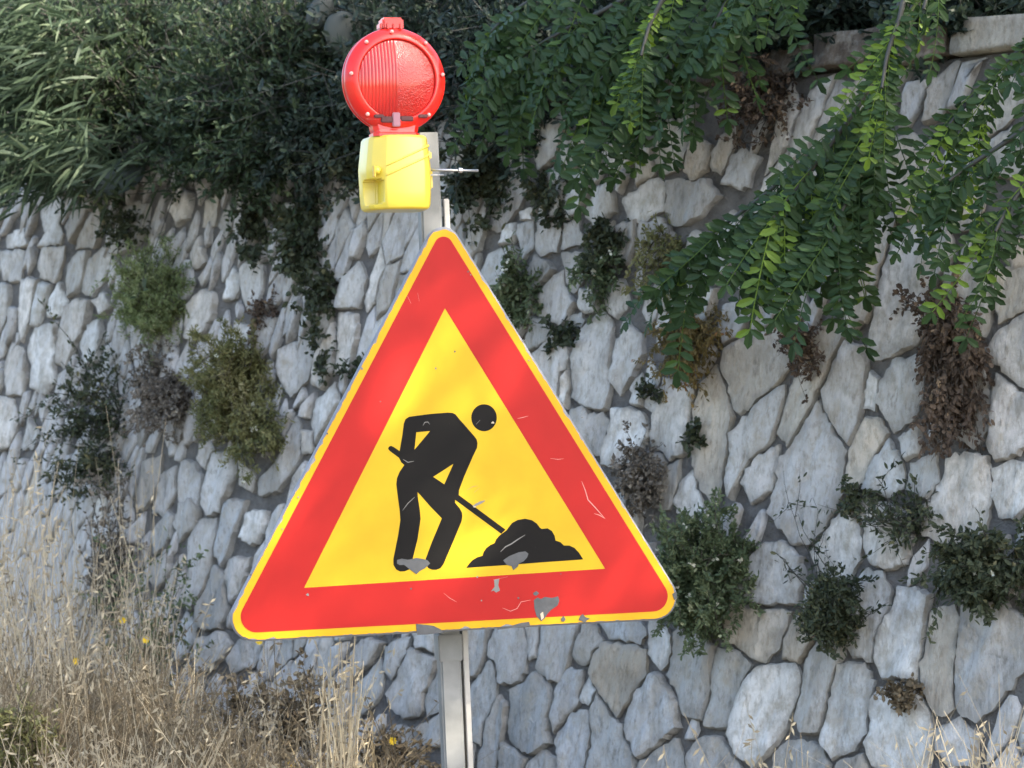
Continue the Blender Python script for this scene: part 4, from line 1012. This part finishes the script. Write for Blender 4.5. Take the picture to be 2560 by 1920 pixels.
shrub('wall_shrub', 'dark tuft beside the sign edge level with the worker figure', 'plant', 780, 830, 34, 60, .06, 'ivy', 'dtwig', 10, 420, .021, .012, root=(780, 800), group=G1, twigs=3)

# hedge on top of the wall
G2 = 'shrubs crowding the top of the wall'
H = []
def hedge(label, x, y, rx, ry, n_leaf, m='hedge', L=.032, W_=.012, front=.2, **kw):
    return shrub('hedge_shrub', label, 'shrub', x, y, rx, ry, front, m, 'dtwig', max(24, n_leaf // 120), n_leaf, L, W_, root='top', group=G2, twigs=4, depth=.6, stem_r=.004, spread=1.2, **kw)
hedge('dense dark green shrub spilling over the wall at the upper left', 300, 150, 260, 230, 26000)
hedge('dark shrub with fine leaves between the left shrub and the red lamp', 620, 170, 210, 230, 24000, L=.028, W_=.011)
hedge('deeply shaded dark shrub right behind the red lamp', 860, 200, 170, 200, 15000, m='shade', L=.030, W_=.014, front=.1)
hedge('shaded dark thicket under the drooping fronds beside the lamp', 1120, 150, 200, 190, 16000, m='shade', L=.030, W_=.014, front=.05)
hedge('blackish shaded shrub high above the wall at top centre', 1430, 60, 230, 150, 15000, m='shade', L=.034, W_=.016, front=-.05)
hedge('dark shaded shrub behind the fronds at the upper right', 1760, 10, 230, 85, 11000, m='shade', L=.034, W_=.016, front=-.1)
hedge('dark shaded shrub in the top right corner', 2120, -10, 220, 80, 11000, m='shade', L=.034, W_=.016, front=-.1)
hedge('green shrub fringe hanging onto the wall edge at the left', 200, 335, 230, 70, 9000, L=.030, W_=.011, front=.14, hang=.3)
hedge('thin green fringe over the wall edge left of the yellow box', 540, 365, 200, 55, 7000, L=.026, W_=.011, front=.12, hang=.4)
hedge('brownish dark fringe over the wall edge behind the yellow box', 790, 385, 130, 60, 4500, m='ivy', L=.024, W_=.012, front=.1, hang=.4)
hedge('dark shrub filling the gap between the two left hedge shrubs', 470, 250, 150, 150, 12000)
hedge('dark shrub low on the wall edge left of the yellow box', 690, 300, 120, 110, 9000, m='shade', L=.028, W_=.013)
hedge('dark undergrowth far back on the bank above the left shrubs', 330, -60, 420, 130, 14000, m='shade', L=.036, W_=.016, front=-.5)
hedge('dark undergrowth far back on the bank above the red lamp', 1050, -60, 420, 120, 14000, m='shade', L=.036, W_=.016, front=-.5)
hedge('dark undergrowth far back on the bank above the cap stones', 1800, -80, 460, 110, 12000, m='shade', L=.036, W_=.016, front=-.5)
# low scrub covering the rest of the bank
nb = 26000
sb_ = rng.uniform(-10, 8, nb); db_ = -rng.uniform(.3, 1, nb) ** 1.3 * 6.5
clb = np.array([noise.noise((a * .9, b * .9, 8.)) for a, b in zip(sb_, db_)]); kb = clb > -.12; sb_, db_, clb = sb_[kb], db_[kb], clb[kb]
Pb = np.array(W0)[None] + sb_[:, None] * np.array(WS) + db_[:, None] * np.array(n_h); Pb[:, 2] = 2.36 + (-db_ - .3) / 7.7 * 4.04 + rng.uniform(0, 1, len(Pb)) * (.12 + .35 * np.clip(clb + .1, 0, 1))
tag(leaves('bank_scrub', Pb, rnd(len(Pb)) * .6 + np.array([0, 0, .5]), rnd(len(Pb)), .075 * rng.uniform(.5, 1.4, len(Pb)), .028 * rng.uniform(.5, 1.3, len(Pb)), np.clip(rng.normal(.45, .25, len(Pb)), 0, 1), M['hedge'], None), 'low scrub and weeds covering the earth bank above the wall', 'scrub', kind='stuff')
# long-leaved plant at the left frame edge
def blade_plant(label, x, y, rx, ry, n_, Y, L0, wdt):
    root = CAM + ray(x + rx * .9, y - ry * .5) * (Y + .1)
    t = empty('blade_shrub', tuple(root), label, 'shrub', 'long leaved plants at the left edge'); bpy.context.view_layer.update()
    P = []; 
    for i in range(n_):
        P.append(np.array(CAM + ray(x + rng.normal() * rx * .55, y + rng.normal() * ry * .5) * (Y + rng.uniform(-.25, .2))))
    P = np.array(P); D = np.stack([-.75 + rng.normal(size=n_) * .45, -.2 + rng.normal(size=n_) * .4, .35 + rng.normal(size=n_) * .5 - .6], 1)
    leaves('foliage', P, D, rnd(n_) * .5 + np.array([-.2, -.4, .9]), L0 * rng.uniform(.6, 1.4, n_), wdt * rng.uniform(.6, 1.3, n_), np.clip(rng.normal(.45, .3, n_), 0, 1), M['blade'], t, curl=.25)
    lines = [curve_pts(root, P[i], 0, 6, .01) for i in range(0, n_, 12)]
    tubes('stem', lines, [.003] * len(lines), M['dtwig'], t, 3)
blade_plant('grey green plant with long narrow leaves in the upper left corner', 70, 130, 130, 130, 2200, 8.2, .095, .0055)
blade_plant('long pale blades arching over the wall edge at the left border', 110, 330, 150, 80, 1200, 8.1, .10, .0055)

# prickly pear pads
def pad_plant(label, pads, root):
    t = empty('prickly_pear', tuple(root), label, 'cactus', 'prickly pears among the shrubs'); bpy.context.view_layer.update()
    for (x, y, rx, ry, ang, Y, m_) in pads:
        c = CAM + ray(x, y) * Y; sc = K * F * Y; bm = bmesh.new(); bmesh.ops.create_uvsphere(bm, u_segments=28, v_segments=16, radius=1)
        for v in bm.verts:
            a = v.co.z; wd = (1 - .22 * (1 - a) * .5 - (0.25 if a < -.6 else 0) * (-.6 - a) * 2)
            v.co = Vector((v.co.x * rx * sc * wd, v.co.y * .016, v.co.z * ry * sc)); 
        bmesh.ops.transform(bm, matrix=Matrix.Translation(c) @ Matrix.Rotation(R(18), 4, 'Z') @ Matrix.Rotation(R(ang), 4, 'Y'), verts=bm.verts)
        me = bpy.data.meshes.new('pad'); bm.to_mesh(me); bm.free(); child('pad', me, M[m_], t)
    c0 = CAM + ray(pads[0][0], pads[0][1]) * pads[0][5]
    tubes('stem', [curve_pts(root, tuple(c0), 0, 6, .01)], [.02], M['pad'], t, 8)
pad_plant('prickly pear with bluish green pads at the left among leaves', [(153, 266, 40, 58, 80, 8.3, 'pad'), (250, 385, 40, 70, 62, 8.22, 'pad'), (290, 330, 28, 42, 40, 8.2, 'paddark')], at(300, 200, 8.5))
pad_plant('dark prickly pear with rounded pads half hidden behind the red lamp', [(740, 72, 46, 48, 0, 7.42, 'paddark'), (1035, 135, 26, 36, -40, 7.2, 'paddark'), (690, 30, 30, 44, 30, 7.55, 'paddark')], at(760, 180, 8.0))

# ------------------------------------------------------------------ acacia with drooping fronds, and its crown that dapples the sign
TR = Vector((3.25, 5.1, 2.75))
tree = empty('acacia_tree', tuple(TR), 'leafy acacia tree on the bank drooping feathery fronds over the wall at the upper right', 'tree'); bpy.context.view_layer.update()
def frond_mesh(pairs, L, seed, droop, lw):
    r_ = np.random.default_rng(seed); n2 = pairs
    u = np.linspace(.16, 1, n2); ax = lambda s: np.stack([s * L, np.zeros_like(s), -droop * L * s ** 2], -1)
    P = []; D = []; NN = []; LL = []
    for s_ in (-1, 1):
        p = ax(u); k_ = np.stack([.42 + .12 * r_.normal(size=n2), s_ * (1 + 0 * u), -.18 + .22 * r_.normal(size=n2)], -1)
        kp = r_.uniform(size=n2) > .07; P.append(p[kp]); D.append((k_ + r_.normal(size=k_.shape) * .14)[kp]); NN.append((np.tile([.1, .0, 1.], (n2, 1)) + r_.normal(size=(n2, 3)) * .38)[kp]); LL.append((lw * (1 - .35 * np.abs(u - .45)) * r_.uniform(.72, 1.12, n2))[kp])
    P.append(ax(np.array([1.0]))); D.append(np.array([[1, 0, -.3 - droop]])); NN.append(np.array([[0, 0, 1.]])); LL.append(np.array([lw]))
    P = np.vstack(P); D = np.vstack(D); NN = np.vstack(NN); LL = np.concatenate(LL)
    V, q = leaf_arr(P, D, NN, LL, LL * .43, fold=.22, wide=(.25, .72), ww=(.8, .95), curl=.08)
    tint = np.repeat(np.clip(r_.normal(.4, .16, len(P)), 0, .8), 6)
    s = np.linspace(0, 1, 8); c = ax(s); e = np.array([0, .0013, 0]); f = np.array([0, 0, .0013])
    b0 = len(V); R4 = np.concatenate([c + e, c + f, c - e, c - f]); Q = []
    for k_ in range(4):
        i = np.arange(7); A_ = b0 + k_ * 8 + i; B_ = b0 + ((k_ + 1) % 4) * 8 + i; Q.append(np.stack([A_, B_, B_ + 1, A_ + 1], -1))
    me = np_mesh('leaf', np.vstack([V, R4]), np.vstack([q] + Q), {'tint': np.concatenate([tint, np.full(32, .7)])})
    return me
protos = [frond_mesh(p, L, 100 + i, d, lw) for i, (p, L, d, lw) in enumerate([(11, .23, .30, .045), (12, .26, .38, .047), (10, .20, .25, .043), (13, .28, .48, .047), (11, .22, .55, .045), (9, .17, .30, .041), (12, .25, .62, .046), (10, .21, .40, .043), (13, .27, .30, .046)])]
def recolor(me, mlt, name):
    m2 = me.copy(); a = m2.attributes['tint']; v = np.zeros(len(m2.vertices), np.float32); a.data.foreach_get('value', v); a.data.foreach_set('value', np.clip(v + mlt, 0, 1)); return m2
bright = [recolor(p, .52, 'b') for p in protos]; mid = [recolor(p, .20, 'm') for p in protos]
for p in protos + bright + mid:
    p.materials.append(M['acacia']); p.shade_flat()
def place_leaf(base_, dirv, roll, branch, sc, kind):
    me = random.choice({'d': protos, 'm': mid, 'b': bright}[kind])
    x = dirv.normalized(); up = Vector((random.gauss(0, .35), -.75 + random.gauss(0, .35), .55 + random.gauss(0, .3))); y = up.cross(x).normalized(); z = x.cross(y)
    Mx = Matrix(((x.x, y.x, z.x, base_.x), (x.y, y.y, z.y, base_.y), (x.z, y.z, z.z, base_.z), (0, 0, 0, 1))) @ Matrix.Diagonal((sc, sc, sc, 1))
    o = bpy.data.objects.new('leaf', me); col.objects.link(o); o.matrix_world = Mx
    o.parent = branch; o.matrix_parent_inverse = branch.matrix_world.inverted()
def branch(pix, nleaf, front=.35, spread=.5, mix='dddm', sc=1.0, down=1.0, frac=0.0):
    pl = []
    for i, (x, y) in enumerate(pix):
        q = wall_hit(x, y)[1]; pl.append(np.array(CAM + ray(x, y) * (q - front - .03 * i)))
    start = pl[0]; up = start + np.array([.45, .45, .55]); limb = np.array(TR) + np.array([-.25, -.1, 1.3])
    p = np.array([limb, (limb + up) / 2 + [0, 0, .15], up] + pl); tt = np.linspace(0, 1, len(p)); t2 = np.linspace(0, 1, 40)
    sm = np.stack([np.interp(t2, tt, p[:, k_]) for k_ in range(3)], -1)
    for _ in range(4): sm[1:-1] = (sm[:-2] + 2 * sm[1:-1] + sm[2:]) / 4
    b = tubes('branch', [sm], [.011], M['dtwig'], tree, 5)
    bpy.context.view_layer.update()
    i0 = int(40 * 3 / len(p)) - 1
    nleaf = int(nleaf * 1.5); i0 = i0 + (39 - i0) * frac
    for i in range(nleaf):
        u = i0 + (39 - i0) * (i + .5) / nleaf; k_ = int(u); base_ = Vector(sm[k_] + (sm[min(39, k_ + 1)] - sm[k_]) * (u - k_))
        d = Vector(sm[min(39, k_ + 1)] - sm[max(0, k_ - 1)]).normalized(); side = 1 if i % 2 else -1
        dirv = d * .55 + Vector((side * spread * random.uniform(.5, 1.3) - .25, random.uniform(-.45, .15), -down * random.uniform(.45, 1.0)))
        place_leaf(base_, dirv, 0, b, sc * random.uniform(.85, 1.15), random.choice(mix))
    return b
branch([(2010, -60), (1965, 60), (1900, 180), (1790, 300), (1680, 400), (1560, 490), (1480, 540)], 19, .38, frac=.36)
branch([(1985, -40), (1930, 150), (1885, 300), (1830, 430), (1790, 520)], 13, .42, mix='ddddm', frac=.35)
branch([(1960, -60), (1890, 180), (1790, 320), (1710, 420), (1670, 470)], 12, .48, mix='ddmb', frac=.42)
branch([(1990, -60), (1910, 230), (1810, 400), (1750, 500)], 10, .40, frac=.4)
branch([(1975, -60), (1900, 210), (1850, 350), (1790, 460)], 9, .33, frac=.4)
branch([(2300, 20), (2180, 130), (2100, 210), (2050, 270)], 11, .35, mix='ddmb', sc=.9)
branch([(2320, 180), (2200, 290), (2090, 360), (2050, 390)], 9, .38, sc=.9)
branch([(2310, 300), (2220, 390), (2170, 460), (2150, 500)], 8, .36, mix='dmmb', sc=.85)
branch([(1440, -60), (1330, 10), (1230, 60), (1140, 110), (1100, 160)], 17, .50)
branch([(1470, -60), (1400, 60), (1330, 140), (1280, 190)], 15, .46, mix='dddm')
branch([(1580, -60), (1500, 50), (1430, 140), (1385, 200)], 14, .42, mix='ddm')
branch([(1290, -70), (1180, -20), (1100, 30), (1060, 70)], 12, .55)
branch([(1660, -120), (1640, -80), (1580, -20), (1540, 60)], 9, .45, mix='ddm')
branch([(1740, -140), (1710, -90), (1680, -60), (1670, -35)], 5, .5, mix='dm', sc=.8)
branch([(1960, -30), (1940, 50), (1915, 120), (1905, 190)], 8, .55, spread=.25, mix='mbb', sc=.75)
branch([(2060, -120), (2030, -60), (2005, -20), (1995, 20)], 5, .45, mix='dmb', sc=.85)
branch([(1450, -40), (1420, 20), (1400, 60), (1385, 120)], 6, .6, spread=.25, mix='mb', sc=.75)
# trunk and limbs
bm_lines = [curve_pts(tuple(TR + Vector((.1, .1, -.6))), tuple(TR + Vector((-.25, -.1, 1.4))), 0, 10, .02), curve_pts(tuple(TR + Vector((-.25, -.1, 1.3))), (4.6, 3.6, 6.6), .2, 10, .04), curve_pts(tuple(TR + Vector((-.25, -.1, 1.35))), (3.0, 4.0, 6.4), .1, 10, .04), curve_pts(tuple(TR + Vector((-.2, -.1, 1.2))), (5.6, 4.2, 6.0), .1, 10, .04)]
tubes('trunk', bm_lines[:1], [.13], M['bark'], tree, 10)
for l in bm_lines[1:]: tubes('limb', [l], [.07], M['bark'], tree, 8)
CC = np.array(SO) + np.array([.0, 0, .2]) + np.array(SUN) * 7.6
def crown(center, sig, ncl, parent, m_=30, dapple_scale=0, seed=1, thr=.05, off=11.2):
    rg = np.random.default_rng(seed)
    cl = center + rg.standard_normal((ncl, 3)) * np.array(sig)
    if dapple_scale:                                  # gaps cut along the sun direction, shaping the light patches on the sign
        sa = np.cross(np.array(SUN), [0, 0, 1.]); sa /= np.linalg.norm(sa); sb = np.cross(sa, np.array(SUN))
        q = cl - np.array(SO); a, b, c_ = q @ sa, q @ sb, q @ np.array(SUN)
        cl = cl[np.array([noise.noise((x * dapple_scale + off, y * dapple_scale + 1.3, z * .4)) > thr for x, y, z in zip(a, b, c_)])]
    Pc = []; Dc = []
    for c in cl:
        d = rg.standard_normal(3); d /= np.linalg.norm(d); d[2] -= .5
        for s_ in (-1, 1):
            u = np.linspace(0, .12 if dapple_scale else .26, m_ // 2)[:, None]; Pc.append(c + d * u); e = np.cross(d, [.3, .2, 1]); Dc.append(np.tile(d * .4 + s_ * e, (m_ // 2, 1)))
    Pc = np.vstack(Pc); Dc = np.vstack(Dc); n2 = len(Pc)
    leaves('crown', Pc, Dc, rg.standard_normal((n2, 3)) * .4 + np.array([0, 0, 1]), np.full(n2, .044), np.full(n2, .020), np.clip(rg.normal(.45, .2, n2), 0, 1), M['acacia'], parent)
crown(CC, (.9, .9, .8), 1250, tree, 22, 4.5, 3)  # seed and gaps chosen for where the sun patches fall on the sign
# second tree, added unseen on the bank to shade the grass and left wall
T2 = Vector((1.2, 7.4, 3.4))
shade_tree = empty('acacia_tree', tuple(T2), 'unseen spreading acacia added on the bank behind the wall to shade the grass', 'tree')
tubes('trunk', [curve_pts(tuple(T2 + Vector((0, 0, -.6))), tuple(T2 + Vector((.3, -.2, 1.6))), 0, 10, .02)], [.14], M['bark'], shade_tree, 10)
for e in ((3.2, 5.4, 6.2), (1.5, 6.4, 6.6), (2.6, 7.0, 6.4)): tubes('limb', [curve_pts(tuple(T2 + Vector((.3, -.2, 1.5))), e, .1, 10, .04)], [.07], M['bark'], shade_tree, 8)
crown(np.array([-1.5, 6.9, .8]) + np.array(SUN) * 7.2, (1.2, 1.2, .8), 2300, shade_tree, seed=9)
crown(np.array([1.3, 4.6, .5]) + np.array(SUN) * 6.5, (.7, .7, .5), 420, tree, seed=12)  # extra crown added out of view to shade the lower right grass

# ------------------------------------------------------------------ dry grass and weeds in front of the wall (stuff)
def ground_z(p):
    d = (Vector(p) - W0).dot(n_h); return .16 - .17 * max(0, min(1, (d + .25) / 2.75))
def grass(name, label, specs, m, seed=0):
    VV = []; QQ = []; TT = []; b0 = 0
    for (x0, x1, ytop, n_, Y0, Y1, wdt, lean, ynoise) in specs:
        for i in range(n_):
            x = rng.uniform(x0, x1); Y = rng.uniform(Y0, Y1); yt = ytop + rng.normal() * ynoise + (rng.uniform(0, 1) ** 2) * 180
            tip = CAM + ray(x, yt) * Y
            b = Vector((tip.x + rng.normal() * .10 * lean - .0, tip.y + rng.normal() * .05, 0)); b.z = ground_z(b)
            if tip.z < b.z + .15: continue
            n2 = 6; t_ = np.linspace(0, 1, n2)[:, None]; a = np.array(b); c = np.array(tip)
            p = a + (c - a) * t_; dr = rng.normal() * .10 * lean; p[:, 0] += (dr * t_[:, 0] ** 3); p[:, 2] -= abs(dr) * .4 * t_[:, 0] ** 4
            wd = wdt * rng.uniform(.6, 1.5) * np.linspace(1, .35, n2)[:, None]; ang = rng.uniform(-.7, .7); e = np.array([math.cos(ang), math.sin(ang), 0])
            VV.append(np.concatenate([p - e * wd / 2, p + e * wd / 2])); k_ = np.arange(n2 - 1)
            QQ.append(np.stack([b0 + k_, b0 + n2 + k_, b0 + n2 + k_ + 1, b0 + k_ + 1], -1)); TT.append(np.full(2 * n2, np.clip(rng.normal(.5, .28), 0, 1))); b0 += 2 * n2
            if rng.uniform() < .5:                # seed head
                for j in range(rng.integers(4, 10)):
                    q = p[-1] + (p[-2] - p[-1]) * rng.uniform(0, 1.2); d = np.array([rng.normal() * .7, rng.normal() * .5, -.5 + rng.normal() * .7]); d /= np.linalg.norm(d)
                    s_ = .022 * rng.uniform(.6, 1.3); e2 = np.cross(d, [.2, 1, .1]) * .0032
                    VV.append(np.array([q, q + d * s_ * .5 + e2, q + d * s_, q + d * s_ * .5 - e2])); QQ.append(np.array([[b0, b0 + 1, b0 + 2, b0 + 3]])); TT.append(np.full(4, np.clip(rng.normal(.55, .25), 0, 1))); b0 += 4
    o = link(name, np_mesh(name, np.vstack(VV), np.vstack(QQ), {'tint': np.concatenate(TT)}), M[m], None, False)
    return tag(o, label, 'grass', kind='stuff')
# (x from, x to, top y, count, nearest, farthest, width, lean, spread)
grass('dry_grass', 'tall pale dry grass standing in front of the wall at the lower left', [(-60, 170, 1080, 190, 6.3, 8.0, .0026, 1, 90), (150, 330, 1130, 80, 6.6, 7.8, .0026, .8, 110), (-60, 420, 1350, 330, 6.0, 7.4, .0028, 1.2, 80), (380, 560, 1500, 130, 5.9, 6.8, .003, 1.2, 60), (560, 780, 1440, 90, 5.9, 6.5, .0026, .7, 60), (690, 765, 1420, 46, 5.6, 5.9, .005, .3, 60), (60, 500, 1560, 500, 5.5, 6.2, .003, 1.8, 40)], 'straw')
grass('withered_weeds', 'brown withered weeds massed at the bottom left under the grass', [(-60, 420, 1450, 2600, 6.0, 7.4, .0045, 2.2, 60), (380, 800, 1560, 900, 5.7, 6.6, .0042, 2.2, 55), (-60, 300, 1320, 330, 6.8, 7.8, .004, 1.8, 80)], 'weed')
grass('dry_tuft', 'pale dry grass tuft in front of the stones at the lower right corner', [(2050, 2270, 1540, 150, 4.9, 5.3, .0030, 1.6, 60), (2080, 2260, 1610, 170, 4.8, 5.2, .003, 2.2, 40)], 'straw')
grass('dry_tuft', 'sparse dry stalks at the wall foot right of the post', [(1490, 1720, 1580, 36, 5.2, 5.7, .0026, 1.2, 50), (780, 960, 1640, 60, 5.6, 6.0, .003, 1.6, 30), (1330, 2000, 1660, 50, 5.0, 5.6, .0028, 1.8, 30)], 'straw')
def weed_plants(label, spots, m, n_leaf, L, W_):
    pass
shrub('weed_clump', 'dull green low weed behind the dry stalks left of the sign corner', 'plant', 330, 1270, 130, 120, 0, 'green', 'twig', 26, 1400, .02, .009, Y=7.6, root=(330, 1500), twigs=3, group='weeds in the grass')
shrub('weed_clump', 'dull leafy weed under the left half of the sign', 'plant', 610, 1500, 130, 80, 0, 'weed', 'twig', 34, 2300, .019, .010, Y=6.4, root=(610, 1640), twigs=3, group='weeds in the grass')
shrub('weed_clump', 'olive green tuft at the lower left frame corner', 'plant', 45, 1560, 75, 90, 0, 'olive', 'twig', 30, 2200, .018, .007, Y=6.0, root=(45, 1680), twigs=3, group='weeds in the grass')
shrub('weed_clump', 'greyish seedy weed leaning on the wall beside the left grass', 'plant', 235, 1130, 70, 160, 0, 'grey', 'dtwig', 36, 2600, .018, .010, Y=8.05, root=(240, 1330), twigs=3, group='weeds in the grass')
shrub('weed_clump', 'low grey green weed at the foot of the wall left of the post', 'plant', 850, 1610, 90, 60, 0, 'weed', 'twig', 22, 1100, .02, .01, Y=6.3, root=(850, 1680), twigs=3, group='weeds in the grass')
# little yellow flowers on thin stalks
FL = ['highest one over the left grass', 'just right of the highest left grass flower', 'low among the stalks near the left edge', 'upper of two beside the lower left sign corner', 'lower of two beside the lower left sign corner', 'in the weeds beneath the left half of the sign', 'on the stones left of the post', 'at the far left over the olive tuft', 'lower of two in the weeds beneath the sign']
for i, (x, y, Y) in enumerate([(265, 1340, 7.0), (315, 1382, 6.9), (165, 1428, 6.8), (570, 1325, 7.2), (560, 1385, 7.1), (608, 1672, 6.2), (848, 1600, 6.1), (20, 1585, 6.2), (630, 1650, 6.3)]):
    head = CAM + ray(x, y) * Y; b = Vector((head.x + .02, head.y + .02, 0)); b.z = ground_z(b)
    t = empty('yellow_flower', tuple(b), 'tiny yellow wild flower, ' + FL[i], 'flower', 'yellow wild flowers in the grass'); bpy.context.view_layer.update()
    n3 = 9; a = np.linspace(0, 2 * math.pi, n3, endpoint=False); D = np.stack([np.cos(a), -.3 + 0 * a, np.sin(a)], -1)
    leaves('petal', np.tile(np.array(head), (n3, 1)), D, np.tile([0, -1., .2], (n3, 1)), np.full(n3, .012), np.full(n3, .006), rng.uniform(0, 1, n3), M['petal'], t)
    tubes('stem', [curve_pts(tuple(b), tuple(head), 0, 6, .006)], [.0015], M['twig'], t, 3)
